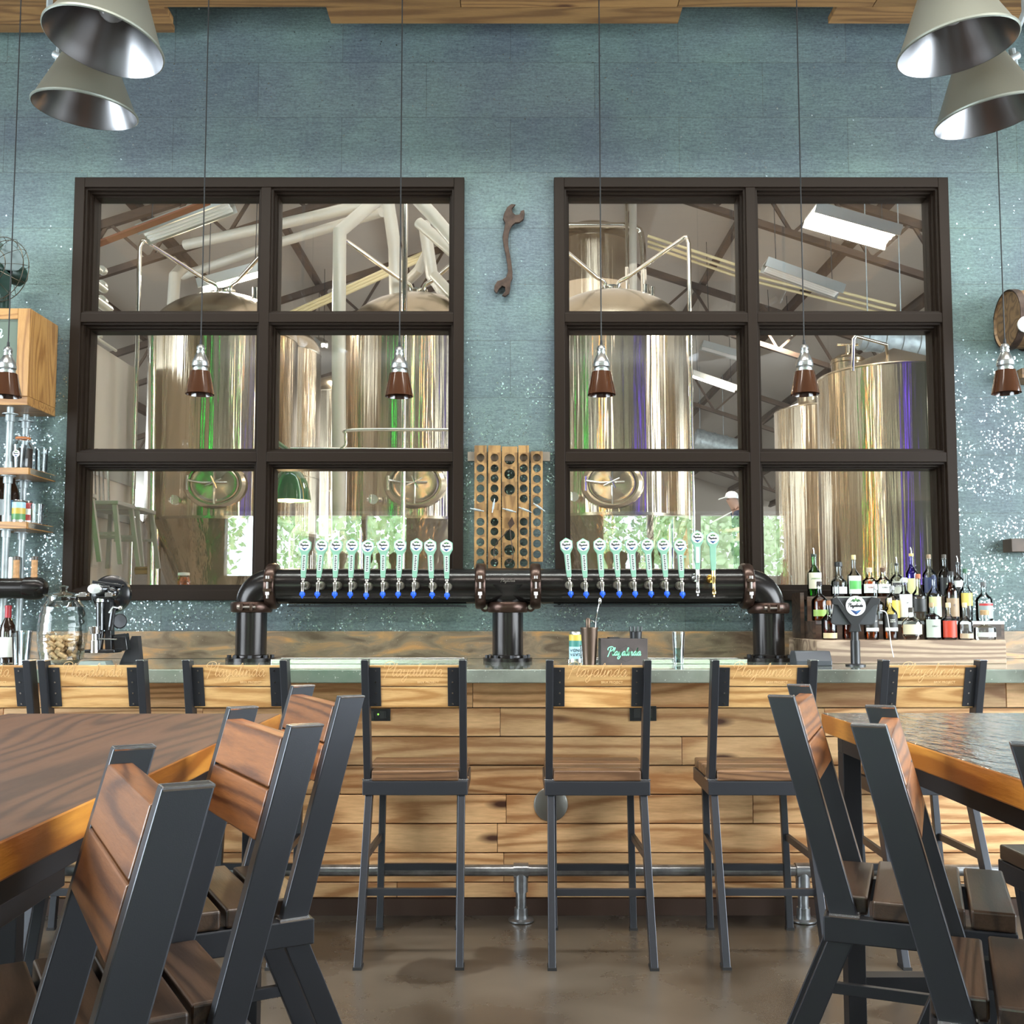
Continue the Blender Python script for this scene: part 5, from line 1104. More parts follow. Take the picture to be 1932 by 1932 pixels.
beer_bottle('dark bottle cut by the photo edge on the lower left shelf', 0, 5.40, z2, .27, .038, mat('label_grey', (.35,.4,.42), .4))
# black tap pipe at the far left with cork-topped handles
yq = 5.2; za = Z_(1110,yq); xe = X_(88,1110,yq)
t = thing('short_beer_tower', 'black capped tap pipe reaching in from the left edge', 'beer tower', (xe-.3,yq,ZT)); b = B(); b.cyl((xe-1.0,yq,za),(xe-.09,yq,za),.050,n=48); b.build('pipe', BLACKPIPE, t, world=True)
b = B(); M = Matrix.Translation((xe-.1,yq,za)) @ Matrix.Rotation(PI/2,4,'Y'); b.lathe([(.05,-.005),(.056,0),(.056,.05),(.052,.075),(.035,.095),(.0005,.10)], n=48, M=M); b.build('end_cap', BLACKPIPE, t, world=True)
b = B(); b.cyl((xe-.75,yq,ZT),(xe-.75,yq,za),.045,n=40); b.lathe([(.08,0),(.08,.015),(.05,.02)],(xe-.75,yq,ZT),40); b.build('column', BLACKPIPE, t, world=True)
CK = mat('cork_handle', (.42,.22,.09), .6, var=.3, vs=60)
for u, l in ((31,'cork-wrapped tap handle, left of two on the black capped pipe'),(65,'cork-wrapped tap handle, right of two on the black capped pipe')):
    x = X_(u,1070,yq-.0); z0 = za+.0505; t = thing('cork_tap_handle', l, 'tap handle', (x,yq,z0), group='cork tap handles'); b = B(); b.cyl((0,0,0),(0,0,.012),.016,n=20); b.cyl((0,0,.012),(0,0,.092),.0145,n=24); b.build('grip', CK, t); b = B(); b.lathe([(.0155,.088),(.0155,.105),(.0005,.108)],n=24); b.build('cap', mat('dark_cap', (.06,.045,.035), .4), t)
x = X_(24,1060,5.45); b = B(); b.lathe([(.0005,0),(.036,.002),(.036,.115),(.034,.125),(.0005,.127)], (x,5.47,0), 28); o = b.build('steel_canister', ALU, base=True); o.location.z = Z_(1090,5.47)-.02
tag(o, 'silver canister behind the left cork tap handle', 'canister')
zls = Z_(1090,5.47)-.022; b = B(); b.box((X_(-120,1090,5.45),5.36,zls-.03),(X_(62,1090,5.45),YW-.002,zls)); tag(b.build('shelf_board', OAKX, base=True, smooth=0), 'low oak board just behind the black capped pipe', 'shelf')
# wine bottle, tumblers
x = X_(14,1200,5.1); t = thing('wine_bottle', 'dark wine bottle with red capsule and white label on the bar', 'bottle', (x,5.1,ZT)); b = B(); b.lathe([(.0005,0),(.036,.003),(.037,.15),(.032,.18),(.015,.215),(.0135,.22)], n=32); b.build('bottle_body', bpy.data.materials['dark_brown_glass'], t)
b = B(); b.lathe([(.0145,.2),(.0145,.262),(.0155,.262),(.0155,.275),(.0005,.276)], n=24); b.build('capsule', mat('red_capsule', (.35,.02,.03), .35), t); b = B(); b.lathe([(.0378,.03),(.0378,.125)], n=32); b.build('paper_label', PAPER, t)
CUT = glassy('ribbed_glass', (.88,.93,.95), 1.5, .12, 2.2)
tumbler('ribbed clear tumbler on the bar, left of the big cork jar', 46, 1190, 4.8, ZT, .025, .034, mt=CUT, group='ribbed tumblers left of the cork jar')
tumbler('ribbed clear tumbler half hidden behind the other, by the wine bottle', 37, 1194, 4.98, ZT, .025, .034, mt=CUT, group='ribbed tumblers left of the cork jar')
# barrel jar of corks
YJ = 5.0; x = X_(118,1180,YJ); R_ = 44*YJ/F; hJ = Z_(1118,YJ)-ZT
t = thing('glass_jar', 'large ribbed barrel-shaped glass jar half full of corks', 'jar', (x,YJ,ZT))
pr = [(.0005,.002),(R_*.62,.002),(R_*.78,.02)]; n_ = 18
for i in range(n_+1):
    f = i/n_; rr = R_*(.80+.20*math.sin(PI*(.12+.80*f)))+ (.0025 if i%3 == 0 else 0); pr.append((rr, .025+f*(hJ*.80-.025)))
pr += [(R_*.72,hJ*.86),(R_*.66,hJ*.90),(R_*.66,hJ*.94),(R_*.80,hJ*.96)]
b = B(); b.lathe(pr, n=48); b.build('jar_glass', glassy('jar_glass_clear', (.93,.95,.94), 1.5, .03, .8), t)
b = B(); b.lathe([(R_*.80,hJ*.96),(R_*.82,hJ*.975),(R_*.4,hJ),(.018,hJ+.004),(.014,hJ+.012),(.022,hJ+.028),(.0005,hJ+.036)], n=40); b.build('lid', CLEAR, t)
me = None; CORKM = mat('wine_cork', (.50,.33,.17), .7, var=.35, vs=70); n_c = 0; first = None
for lay in range(5):
    z = ZT+.018+lay*.0255; rr = R_*(.72 if lay == 0 else .84)-.022
    for ring, cnt in ((rr, 11), (rr*.55, 6), (0, 2)):
        for i in range(cnt):
            a = 2*PI*i/cnt+random.random()*.35+lay; px_, py_ = ring*math.cos(a), ring*math.sin(a)
            if first is None:
                b = B(); b.cyl((0,0,-.019),(0,0,.019),.0108,n=12); first = b.build('wine_cork', CORKM); o = first; tag(o, 'wine cork in the big barrel-shaped glass jar on the bar', 'cork', 'corks in the glass jar')
            else: o = first.copy(); C.objects.link(o)
            o.location = (x+px_, YJ+py_, z+random.uniform(-.002,.002)); o.rotation_euler = (random.uniform(.9,2.1), random.uniform(-.4,.4), a+PI/2*random.choice((0,1,.5)))
# bottle corking machine
YM = 4.98; s_ = YM/F; x0m = X_(204,1240,YM)
t = thing('corking_machine', 'black antique bottle-corking machine with a big round shield and chrome fittings', 'corking machine', (x0m,YM,ZT))
def q(u, v, dy=0): p = P(u,v,Y=YM+dy); return p
GB = mat('gloss_black_iron', (.012,.013,.015), .18, .2, coat=.5, bump=.05, bs=40)
b = B(); c = q(205,1121,.06); b.lathe([(.0005,0),(.085,.001),(.092,.008),(.085,.03),(.05,.045),(.0005,.05)], n=48, M=Matrix.Translation(c+Vector((0,.04,0))) @ FACE @ Matrix.Rotation(.2,4,'Y')); b.build('shield', GB, t, world=True)
b = B(); c = q(178,1111,-.08); b.lathe([(.0005,.004),(.026,.003),(.028,0)], n=32, M=at(c) @ Matrix.Diagonal((1.15,.85,1,1))); b.lathe([(.028,0),(.028,-.03)], n=32, M=at(c) @ Matrix.Diagonal((1.15,.85,1,1))); b.build('badge_plate', mat('nickel_plate', (.7,.7,.7), .25, .8), t, world=True)
b = B(); b.cyl(q(183,1112,-.05),q(222,1112,.02),.030,n=20); b.bar(q(176,1098,-.02),q(232,1106,-.02),.03,.014,(0,1,0)); b.cyl(q(200,1106,0),q(200,1128,0),.026,n=16); b.cyl(q(182,1126,-.03),q(218,1126,-.03),.013,n=12); b.sphere(q(212,1118,-.03),.03); b.build('head', GB, t, world=True, bevel=.002)
b = B()
for u in (158,207): b.cb(q(u,1122,-.05),(.034,.03,.02)); b.cyl(q(u-8,1122,-.05),q(u+12,1122,-.05),.008,n=10)
b.cyl(q(190,1128,-.02),q(190,1136,-.02),.02,n=16); b.cyl(q(178,1182,-.03),q(178,1196,-.03),.026,.024,n=24); b.cyl(q(178,1196,-.03),q(178,1210,-.03),.014,n=14); b.cyl(q(178,1208,-.03),q(178,1232,-.03),.018,n=14); b.build('clamp', CHROME, t, world=True, bevel=.001)
b = B(); b.cyl(q(189,1136,-.0),q(189,1190,-.0),.019,n=20); b.bar(q(205,1130,.03),q(208,1232,.03),.03,.05); b.bar(q(190,1190,0),q(186,1226,0),.03,.03); b.cb(q(195,1228,.02),(.14,.10,.016)); b.cyl(q(214,1148,0),q(208,1190,0),.012,n=10); b.bar(q(228,1196,.05),q(232,1228,.05),.06,.05); b.build('column', GB, t, world=True, bevel=.003)
b = B(); b.tube([q(206,1156,-.04),q(213,1145,-.05),q(226,1147,-.06)],.005,8); b.sphere(q(227,1147,-.06),.011); b.build('lever', CHROME, t, world=True)
b = B(); b.tube([q(186,1205,-.06),q(220,1206,-.06)],.004,8); b.build('lever', CHROME, t, world=True)
b = B(); b.lathe([(.0005,0),(.032,.0),(.036,.012),(.030,.016),(.0005,.014)], n=28, M=Matrix.Translation(q(224,1172,.06)) @ FACE @ Matrix.Rotation(.7,4,'Y')); b.build('crank_wheel', DARKSTEEL, t, world=True)
b = B(); a_ = q(153,1239,-.03); c_ = q(198,1229,-.03); b.prism([(a_.x,ZT),(q(206,1239,-.03).x,ZT),(q(203,1230,-.03).x,ZT+.018),(q(157,1230,-.03).x,ZT+.018)], .09, Matrix.Translation((0,YM+.03,0)) @ FACE); b.build('foot', mat('green_grey_casting', (.27,.31,.28), .4, .3), t, world=True, smooth=0)
b = B(); a_ = q(205,1238,.06); b.prism([(q(212,1240).x,ZT),(q(252,1240).x,ZT),(q(247,1190).x,ZT+.13),(q(236,1190).x,ZT+.13)], .05, Matrix.Translation((0,YM+.14,0)) @ FACE); b.build('back_plate', mat('matt_black_plate', (.02,.02,.024), .6), t, world=True, smooth=0)
# ================================================================== BAR TOP ITEMS
can('pale blue and green beer can standing upside down on the bar', 1085, 5.05, ZT, [LB, LB, TEAL, YEL], .031, .150)
M = at((X_(1085,1200,5.05), 5.05-.0315, ZT+.055)); text('lettering', 'PLAYA\nLINDA', INK, [o for o in C.objects if o.name.startswith('drink_can') and 'upside' in o['label']][0], Matrix.Translation((0,-.0315,.055)) @ FACE @ Matrix.Rotation(PI,4,'Z'), .020, .0004)
bz = mat('bronzed_shaker', (.11,.075,.055), .35, .8)
x = X_(1112,1210,4.75); t = thing('cocktail_shaker', 'bronze metal shaker tin with tools standing in it', 'shaker', (x,4.75,ZT)); h = Z_(1184,4.75)-ZT
b = B(); b.lathe([(.0005,.001),(.028,.001),(.0385,h),(.0405,h+.001),(.0405,h-.004),(.037,h-.003),(.027,.006),(.0005,.006)], n=40); b.build('tin', bz, t)
b = B(); b.lathe([(.009,.03),(.010,h+.01),(.011,h+.035),(.008,h+.042),(.0005,h+.043)], (-.006,.0,0), 16); tag(b.build('muddler', bz, None), 'bronze muddler standing in the shaker tin', 'muddler').location = (x,4.75,ZT)
b = B(); b.tube(smoothline([(x+.02,4.75,ZT+.02),(x+.030,4.75,ZT+h+.02),(x+.036,4.74,ZT+h+.07),(x+.044,4.74,ZT+h+.105)],4), .0022, 6); b.sphere((x+.047,4.74,ZT+h+.118),.008,sz=2.0); tag(b.build('bar_spoon', CHROME, base=True), 'long twisted bar spoon leaning up out of the shaker tin', 'spoon')
b = B(); b.tube(smoothline([(x-.01,4.77,ZT+h-.01),(x-.005,4.77,ZT+h+.022),(x+.02,4.77,ZT+h+.028),(x+.034,4.765,ZT+h+.005)],4), .0018, 6); tag(b.build('strainer', CHROME, base=True), 'wire strainer loop hooked on the shaker rim', 'strainer')
tumbler('small jigger glass tucked behind the shaker tin', 1101, 1217, 4.86, ZT, .013, .016)
Yn = 4.72; a, c = P(1139,1246,Y=Yn), P(1219,1205,Y=Yn); t = thing('napkin_caddy', 'dark box caddy with mint script lettering on its front', 'caddy', ((a.x+c.x)/2, Yn+.07, ZT)); hh = c.z-ZT
CAD = mat('weathered_dark_wood', (.075,.06,.058), .6, var=.25, vs=12); wdt = c.x-a.x
b = B(); b.box((-wdt/2,-.07,0),(wdt/2,-.062,hh)); b.box((-wdt/2,.062,0),(wdt/2,.07,hh)); b.box((-wdt/2-.012,-.07,0),(-wdt/2,.07,hh)); b.box((wdt/2,-.07,0),(wdt/2+.006,.07,hh)); b.box((-wdt/2,-.062,0),(wdt/2,.062,.006)); bx = b.build('box', CAD, t, smooth=0, bevel=.001)
b = B(); script_word(b, 'Playalinda', at((-.078,-.071,hh*.42)), .148, .0042, .001); b.build('lettering', mat('mint_paint', (.30,.78,.52), .5), bx, smooth=0)
b = B(); hx = [(.036*math.cos(PI/6+PI/3*i), .036*math.sin(PI/6+PI/3*i)) for i in range(7)]; b.strip(hx, .001, .0005, at((.004,-.0703,hh*.48))); b.build('hexagon_outline', INK, bx, smooth=0)
b = B(); b.box((-.066,-.055,.008),(-.02,.055,hh+.004)); tag(b.build('napkin_stack', mat('black_napkin', (.02,.02,.022), .8), None, smooth=0), 'black napkins in the script-lettered caddy', 'napkins').location = t.location
ST = mat('black_straw', (.018,.018,.02), .35); i0 = None
for i in range(14):
    px_, py_ = (i%4)*.0085, (i//4)*.009
    if i0 is None: b = B(); b.cyl((0,0,0),(0,0,.172),.0035,n=8); i0 = b.build('drinking_straw', ST); o = i0; tag(o, 'black straw in the bundle standing at the right end of the caddy', 'straw', 'black straws in the caddy')
    else: o = i0.copy(); C.objects.link(o)
    o.location = t.location + Vector((wdt/2-.052+px_, -.03+py_, .008)); o.rotation_euler = ((i//4-1.5)*.04, (i%4-1.5)*.05, 0)
t_ = thing('straw_cup', 'tall black cup of straws in the right end of the caddy', 'cup', t.location + Vector((wdt/2-.0385,-.018,.0065))); b = B(); b.lathe([(.0005,0),(.020,0),(.026,.150),(.028,.152),(.025,.151),(.019,.003),(.0005,.003)], n=28); b.build('cup', BLACK, t_)
tumbler('pint glass half full of water holding a metal spoon', 1280, 1192, 5.0, ZT, .022, .030, .5, glassy('water', (.62,.78,.76), 1.33, .0, 1.5))
xg = X_(1280,1200,5.0); b = B(); b.bar((xg-.014,5.0,ZT+.048),(xg+.014,5.0,ZT+.014),.012,.004,(0,1,0)); tag(b.build('metal_spoon', CHROME, base=True, smooth=0), 'metal spoon slanting in the water glass', 'spoon')
# receipt printer
Yr = 4.85; a, c = P(1503,1243,Y=Yr), P(1570,1229,Y=Yr); b = B(); hh = c.z-ZT
b.prism([(0,0),(.12,0),(.12,hh*.8),(.10,hh),(.03,hh),(0,hh*.35)], c.x-a.x+.0, Matrix.Translation((a.x,Yr,ZT)) @ Matrix.Rotation(PI/2,4,'Z') @ Matrix.Rotation(PI/2,4,'X'))
tag(b.build('receipt_printer', mat('dark_grey_plastic', (.05,.055,.065), .35), base=True, smooth=0, bevel=.004), 'low dark grey receipt printer on the bar right of the tower', 'printer')
# tablet stand
Yt = 4.88; t = thing('tablet_stand', 'back of a tablet on a black pole, with a round mountain badge', 'tablet stand', (X_(1614,1240,Yt), Yt, ZT))
def qt(u, v, dy=0): return P(u,v,Y=Yt+dy)
b = B(); b.cyl((t.location.x,Yt,ZT),(t.location.x,Yt,Z_(1208,Yt)),.0215,n=24); b.cyl((t.location.x,Yt,Z_(1208,Yt)),(t.location.x,Yt,Z_(1172,Yt)),.017,n=24); b.lathe([(.045,0),(.045,.006),(.022,.01)], (t.location.x,Yt,ZT), 32); b.build('pole', BLACK, t, world=True)
def ppoly(b, pts, Y0, th): c = Vector((0,Y0,0)); b.prism([(P(u,v,Y=Y0).x, P(u,v,Y=Y0).z) for u,v in pts][::-1], th, Matrix.Translation((0,Y0+th,0)) @ FACE)
b = B(); ppoly(b, [(1576,1127),(1652,1127),(1658,1132),(1657,1140),(1651,1176),(1645,1179),(1576,1179),(1568,1175)], Yt-.012, .012); tb = b.build('tablet', mat('space_grey', (.05,.053,.058), .4, .3), t, world=True, smooth=0, bevel=.003)
b = B(); ppoly(b, [(1578,1125.5),(1655,1125.5),(1655,1127.5),(1578,1127.5)], Yt-.013, .010); b.build('tablet_rim', ALU, t, world=True, smooth=0)
b = B(); ppoly(b, [(1570,1129),(1580,1126),(1597,1150),(1605,1158),(1622,1158),(1632,1148),(1645,1126),(1661,1129),(1660,1140),(1650,1142),(1628,1168),(1622,1178),(1625,1192),(1603,1192),(1606,1178),(1598,1168),(1581,1142),(1571,1140)], Yt-.026, .014); b.build('bracket', BLACK, t, world=True, smooth=0, bevel=.002)
o = badge(.0455, t, at(qt(1614.5,1143,-.028)-t.location))
b = B(); pts = smoothline([qt(1660,1152,.02),qt(1672,1156,.03),qt(1677,1180,.03),qt(1681,1215,.04),qt(1686,1240,.04)], 5); b.tube(pts, .0022, 6); tag(b.build('cable', WHITE, base=True), 'thin white charging cable hanging from the tablet', 'cable')
# ================================================================== LIQUOR DISPLAY
YB0, YB1 = 5.05, 5.50
GREYOAK = wood('whitewashed_oak', (.52,.39,.27), (.24,.16,.11), axis='X', gs=1.0, rough=.55, kd=2, isl=.1, grain=1.0)
a, c = P(1541,1243,Y=YB0), P(1898,1208,Y=YB0); zsh = c.z
b = B(); b.box((a.x,YB0,ZT),(c.x,YB1+.05,zsh)); tag(b.build('display_plinth', GREYOAK, base=True, smooth=0, bevel=.003), 'pale grained oak plinth under the liquor bottles', 'plinth')
DKW = wood('dark_stepped_shelf', (.12,.075,.05), (.05,.03,.02), axis='X', rough=.5, kd=2)
YS1, YS2 = 5.20, 5.34
zs1 = Z_(1172,YS1+.06); zs2 = Z_(1126,YS2+.06)
xl_ = X_(1534,1200,5.25); xr_ = X_(1880,1180,5.25)
t = thing('stepped_shelf', 'dark stepped shelf holding three rows of liquor bottles', 'shelf', ((xl_+xr_)/2, 5.3, zsh))
b = B(); b.box((xl_,YS1,zsh),(xr_,YS1+.012,zs1-.01)); b.box((xl_,YS1,zs1-.012),(xr_,YS2,zs1)); b.box((xl_,YS2,zs1),(xr_-.1,YS2+.012,zs2-.01)); b.box((xl_,YS2,zs2-.012),(xr_-.1,YB1,zs2)); b.build('step', DKW, t, world=True, smooth=0)
for q0_, q1_ in (((xl_-.015,YS1,zsh),(xl_,YB1,zs1)),((xr_,YS1,zsh),(xr_+.015,YB1,zs1)),((xl_-.035,YS2,zsh),(xl_-.016,YB1,zs2+.02)),((xr_-.1,YS2+.012,zs1),(xr_-.085,YB1,zs2))): B().box(q0_,q1_).build('side_panel', DKW, t, world=True, smooth=0)
b = B(); b.box((xl_,YS1-.004,zs1-.014),(xr_+.015,YS1,zs1+.001)); b.build('edge_strip', ALU, t, world=True, smooth=0)
LIQ = {}
def lq(c):
    if c not in LIQ: LIQ[c] = glassy('liquor_'+str(len(LIQ)), c, 1.36, .0, 1.2)
    return LIQ[c]
GB_ = {'clear': glassy('bottle_glass', (.92,.95,.95), 1.5, .02, 1.0), 'green': glassy('green_bottle_glass', (.35,.80,.28), 1.5, .02, 1.6), 'blue': glassy('violet_bottle_glass', (.30,.20,.85), 1.5, .02, 1.6)}
PM = {}
def pm(c):
    if c not in PM: PM[c] = mat('print_'+str(len(PM)), c, .45)
    return PM[c]
AMB = (.85,.42,.12); DRK = (.5,.16,.06); GLD = (.9,.65,.25)
def bottle(lab, row, u, v, wpx, glass='clear', liq=None, fill=.6, shoulder=.62, neck=.34, cap=(.02,.02,.02), label=None, lz=(.18,.5), txt=None, tcol=None, shape='round', pour=False, capr=1.1, lab2=None):
    Y = {0: YS2+.07, 1: YS1+.07, 2: YB0+.06}[row]+random.uniform(-.004,.004); zb_ = {0: zs2, 1: zs1, 2: zsh}[row]
    x = X_(u, 1120, Y); r = wpx/2*Y/F; h = Z_(v,Y)-zb_; hc = .02 if not pour else .012
    t = thing('liquor_bottle', lab, 'bottle', (x,Y,zb_), group='liquor bottles on the stepped shelf')
    nr = r*neck; H2 = h-hc-(.03 if pour else 0)
    if shape == 'round': pr = [(.0005,.001),(r*.94,.002),(r,.010),(r,H2*shoulder),(r*.93,H2*(shoulder+.06)),(r*.6,H2*(shoulder+.13)),(nr*1.15,H2*(shoulder+.2)),(nr,H2*(shoulder+.26)),(nr,H2*.97),(nr*1.2,H2*.975),(nr*1.2,H2)]
    elif shape == 'orb': pr = [(.0005,.001),(r*.7,.002),(r*.8,.012),(r*.97,H2*.25),(r,H2*.42),(r*.93,H2*.6),(r*.7,H2*.72),(nr*1.2,H2*.82),(nr,H2*.86),(nr,H2*.97),(nr*1.25,H2)]
    else: pr = [(.0005,.001),(r*.96,.002),(r,.006),(r,H2*shoulder),(r*.97,H2*(shoulder+.03)),(nr*1.3,H2*(shoulder+.12)),(nr,H2*(shoulder+.15)),(nr,H2*.97),(nr*1.2,H2*.975),(nr*1.2,H2)]
    sy = .62 if shape in ('orb','flat') else 1
    b = B(); b.lathe(pr, n=28, sy=sy); g = b.build('bottle_glass', GB_[glass], t)
    if liq:
        top = H2*fill; k_ = [(max(a-.003,.0005), z+.004) for a, z in pr if z < top-.004]
        # radius at fill height
        ra = pr[-1][0]
        for (a0,z0_),(a1,z1_) in zip(pr, pr[1:]):
            if z0_ <= top <= z1_ and z1_ > z0_: ra = a0+(a1-a0)*(top-z0_)/(z1_-z0_)
        k_ += [(ra-.003, top), (.0005, top)]; b = B(); b.lathe(k_, n=28, sy=sy); b.build('liquor', lq(liq), t)
    if pour:
        b = B(); b.cyl((0,0,H2),(0,0,H2+.014),nr*1.2,n=14); b.build('cap', pm(cap), t); b = B(); b.tube([(0,0,H2+.012),(0,0,H2+.028),(-.004,0,h+.002)], .003, 8); b.build('pourer', CHROME, t)
    else: b = B(); b.lathe([(nr*capr,H2-.004),(nr*capr,H2+hc*.85),(nr*capr*.85,H2+hc),(.0005,H2+hc)], n=20); b.build('cap', pm(cap), t)
    if label:
        z0_, z1_ = lz; b = B(); b.lathe([(r+.0007,H2*z0_),(r+.0007,H2*z1_)], n=20, sy=sy if sy == 1 else sy, a0=-PI/2-1.15, a1=-PI/2+1.15); lb = b.build('paper_label', pm(label), t)
        if lab2: b = B(); b.lathe([(r+.0011,H2*lab2[1]),(r+.0011,H2*lab2[2])], n=20, sy=sy, a0=-PI/2-1.0, a1=-PI/2+1.0); b.build('label_band', pm(lab2[0]), t)
        if txt:
            zz = H2*(z0_+(z1_-z0_)*.62); text('lettering', txt, pm(tcol or (.02,.02,.02)), lb, Matrix.Translation((0,-(r+.0007)*sy-.0012,zz)) @ FACE, .0125 if len(txt) < 8 else .009, .0005)
    return t
Bt = bottle
CR = (.72,.68,.52); WH = (.78,.79,.76)
Bt('green glass bottle with cream label and pourer, leftmost of the back row',0,1537,1035,26,'green',(.3,.7,.15),.6,.55,label=CR,lz=(.2,.6),txt='JAMESON',tcol=(.1,.2,.08),pour=True,cap=(.015,.03,.015))
Bt('rounded clear bottle with tall black stopper in the back row',0,1583,1060,29,shoulder=.45,neck=.38,cap=(.015,.015,.015),capr=1.3,label=WH,lz=(.1,.32),shape='round')
Bt('clear bottle with cream neck and little green mark on its white label',0,1612,1047,25,shoulder=.5,neck=.3,cap=(.62,.52,.25),label=WH,lz=(.08,.55),lab2=((.12,.5,.12),.2,.42))
Bt('amber bourbon bottle with white label, left of two alike in the back row',0,1641,1071,27,liq=AMB,fill=.62,shoulder=.6,neck=.36,cap=(.5,.42,.3),label=WH,lz=(.15,.5),txt="RUSSELL'S",tcol=(.25,.03,.03))
Bt('nearly empty bourbon bottle with white label and brown cap in the back row',0,1667,1071,26,liq=AMB,fill=.12,shoulder=.6,neck=.36,cap=(.10,.05,.025),label=WH,lz=(.15,.5),txt="RUSSELL'S")
Bt('clear bottle with a black pourer and grey label reading in black bands',0,1693,1052,25,shoulder=.55,neck=.26,pour=True,cap=(.02,.02,.02),label=(.45,.46,.38),lz=(.1,.5),txt='GREAT',tcol=(.7,.7,.65),lab2=((.03,.03,.03),.32,.45))
Bt('violet-blue glass bottle with pale yellow label, tallest in the middle of the back row',0,1721,1034,22,'blue',shoulder=.55,neck=.34,cap=(.6,.45,.15),label=(.65,.62,.3),lz=(.05,.45),pour=True)
Bt('tall clear bottle with navy label in the back row',0,1754,1046,25,shoulder=.55,neck=.30,cap=(.25,.17,.1),label=(.02,.03,.09),lz=(.1,.5))
Bt('tall clear bottle with black label marked G in the back row',0,1783,1046,24,shoulder=.55,neck=.32,cap=(.06,.05,.04),label=(.012,.012,.012),lz=(.05,.5),txt='G',tcol=(.7,.68,.5))
Bt('slim clear bottle with pourer, rightmost of the back row',0,1808,1050,20,shoulder=.5,neck=.32,cap=(.03,.03,.03),pour=True,label=WH,lz=(.3,.5))
Bt('amber bottle with lime green lower label at the left of the middle row',1,1546,1097,30,liq=AMB,fill=.62,shoulder=.55,neck=.3,cap=(.03,.02,.02),label=(.30,.45,.10),lz=(.14,.32))
Bt('wide clear bottle peeping over the left of the tablet',1,1578,1097,32,shoulder=.5,neck=.3,cap=(.02,.02,.02),label=WH,lz=(.1,.3))
Bt('clear decanter bottle with round stopper behind the right of the tablet',1,1652,1104,30,shoulder=.5,neck=.22,cap=(.5,.5,.5))
Bt('bottle with bright yellow label showing above the black-labelled front bottle',1,1683,1105,26,liq=GLD,fill=.5,shoulder=.66,neck=.3,cap=(.3,.3,.3),label=(.72,.50,.08),lz=(.1,.66))
Bt('square white-labelled clear bottle lettered M in the middle row',1,1707,1090,26,shoulder=.62,neck=.4,cap=(.6,.6,.58),label=WH,lz=(.1,.68),txt='M',tcol=(.1,.1,.1),shape='square')
Bt('clear bottle with ornate black label in the middle row',1,1733,1083,28,shoulder=.55,neck=.3,cap=(.4,.12,.05),label=(.02,.02,.02),lz=(.22,.52))
Bt('bottle with pale green and yellow palm label in the middle row',1,1762,1085,25,liq=(.85,.8,.5),fill=.4,shoulder=.6,neck=.28,cap=(.02,.03,.08),label=(.62,.64,.32),lz=(.1,.58),lab2=((.45,.55,.5),.12,.35))
Bt('dark bottle with brown kraft label in the middle row',1,1795,1078,25,liq=DRK,fill=.85,shoulder=.62,neck=.38,cap=(.015,.015,.015),label=(.33,.23,.14),lz=(.1,.5),txt='C',tcol=(.05,.06,.12))
Bt('clear bottle with plain yellow label and green cap in the middle row',1,1822,1073,23,shoulder=.55,neck=.32,cap=(.03,.10,.05),label=(.70,.55,.12),lz=(.32,.58))
Bt('clear bottle with red band and black and white skull print, rightmost of the middle row',1,1856,1098,30,shoulder=.6,neck=.3,cap=(.1,.1,.1),label=(.30,.36,.36),lz=(.08,.52),lab2=((.5,.03,.03),.44,.5))
Bt('amber bottle with small cream label at the left of the front row',2,1563,1133,28,liq=DRK,fill=.6,shoulder=.55,neck=.28,cap=(.25,.1,.03),label=(.55,.45,.25),lz=(.05,.2))
Bt('dark amber bottle half hidden by the tablet pole',2,1599,1140,22,liq=DRK,fill=.5,cap=(.1,.05,.03))
Bt('black and white labelled whiskey bottle directly right of the tablet pole',2,1642,1130,27,liq=AMB,fill=.5,shoulder=.68,neck=.28,cap=(.6,.5,.3),label=(.02,.018,.015),lz=(.22,.68),txt='CREW',tcol=(.75,.73,.68),lab2=((.7,.7,.66),.24,.33))
Bt('black and white labelled whiskey bottle under the white cable',2,1678,1128,27,liq=AMB,fill=.5,shoulder=.68,neck=.28,cap=(.75,.7,.5),label=(.02,.018,.015),lz=(.22,.68),txt='CASK\nCREW',tcol=(.75,.73,.68),lab2=((.7,.7,.66),.24,.33))
Bt('squat round cut-glass bottle with oval cream seal in the front row',2,1718,1146,39,liq=DRK,fill=.14,shape='orb',neck=.24,cap=(.05,.04,.03),label=(.60,.55,.38),lz=(.2,.55))
Bt('deep red-brown bottle with tall pale label in the front row',2,1757,1137,29,liq=(.20,.02,.01),fill=.8,shape='square',shoulder=.68,neck=.3,cap=(.4,.28,.15),label=(.50,.56,.50),lz=(.08,.62),txt='HIGH',tcol=(.1,.12,.1))
Bt('bottle with glossy red label and cork top in the front row',2,1788,1137,28,liq=(.6,.15,.02),fill=.35,shoulder=.55,neck=.3,cap=(.72,.58,.36),label=(.55,.05,.02),lz=(.08,.58))
Bt('clear bottle with small kraft label and cork top in the front row',2,1819,1137,27,liq=DRK,fill=.12,shoulder=.5,neck=.3,cap=(.72,.58,.36),label=(.45,.36,.24),lz=(.05,.2))
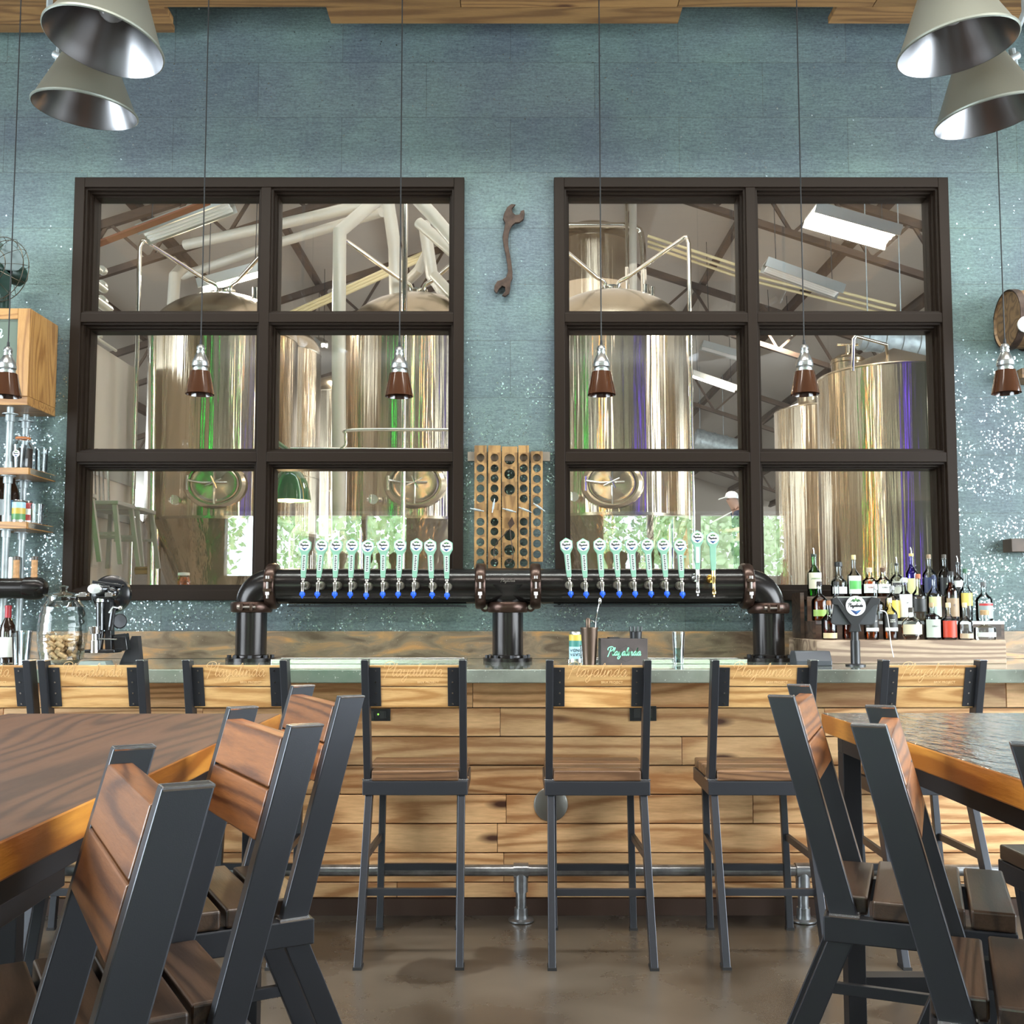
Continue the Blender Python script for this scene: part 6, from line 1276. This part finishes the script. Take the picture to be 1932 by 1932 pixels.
Bt('squat clear bottle with round cork ball, rightmost of the front row',2,1856,1151,40,shape='flat',shoulder=.45,neck=.26,cap=(.42,.26,.12),capr=1.5,label=(.55,.6,.56),lz=(.12,.3))
# ================================================================== LEFT FAN
zf_ = zt1; yf = 5.42; c = P(6,512,Y=yf)
t = thing('desk_fan', 'old dark green desk fan with wire cage on top of the oak cabinet', 'fan', (c.x,yf,zt1+.0005)); FG = mat('dark_green_enamel', (.012,.03,.022), .35, .2)
zc_ = c.z; Rf = .165; b = B()
tl = Matrix.Translation((c.x,yf-.05,zc_)) @ Matrix.Rotation(-.35,4,'Z') @ FACE
for i in range(4):
    a = i*PI/2+.5; pts = []
    for k_ in range(12):
        th = 2*PI*k_/12; pts.append((.088+.068*math.cos(th), .070*math.sin(th)*(1+.25*math.cos(th))))
    b.prism(pts, .003, tl @ Matrix.Rotation(a,4,'Z') @ Matrix.Rotation(.35,4,'X'))
b.build('blade', FG, t, world=True, smooth=0)
b = B(); b.lathe([(.0005,.03),(.022,.028),(.03,.01),(.03,-.02)], n=20, M=tl); b.lathe([(.045,-.05),(.055,-.08),(.055,-.14),(.03,-.17),(.0005,-.175)], n=24, M=tl); b.build('motor', FG, t, world=True)
b = B()
for rr, zz in ((Rf,.0),(Rf*.55,.045),(Rf*.98,-.04)): b.tube([tl @ Vector((rr*math.cos(2*PI*i/36), rr*math.sin(2*PI*i/36), zz)) for i in range(36)], .0022, 6, closed=True)
for i in range(12):
    a = 2*PI*i/12; pts = [(.028,0,.055),(.09,.0,.048),(Rf*.8,0,.03),(Rf,0,0),(Rf*.98,0,-.04),(.05,0,-.07)]
    b.tube([tl @ (Matrix.Rotation(a,4,'Z') @ Vector(p)) for p in smoothline(pts,3)], .0014, 5)
b.build('wire_cage', mat('cage_wire', (.06,.045,.03), .4, .7), t, world=True)
b = B(); b.lathe([(.085,.0),(.085,.012),(.05,.03),(.025,.05),(.02,zc_-zt1-.04)], (c.x+.0,yf+.03,zt1+.0005), 32); b.build('stand', FG, t, world=True)
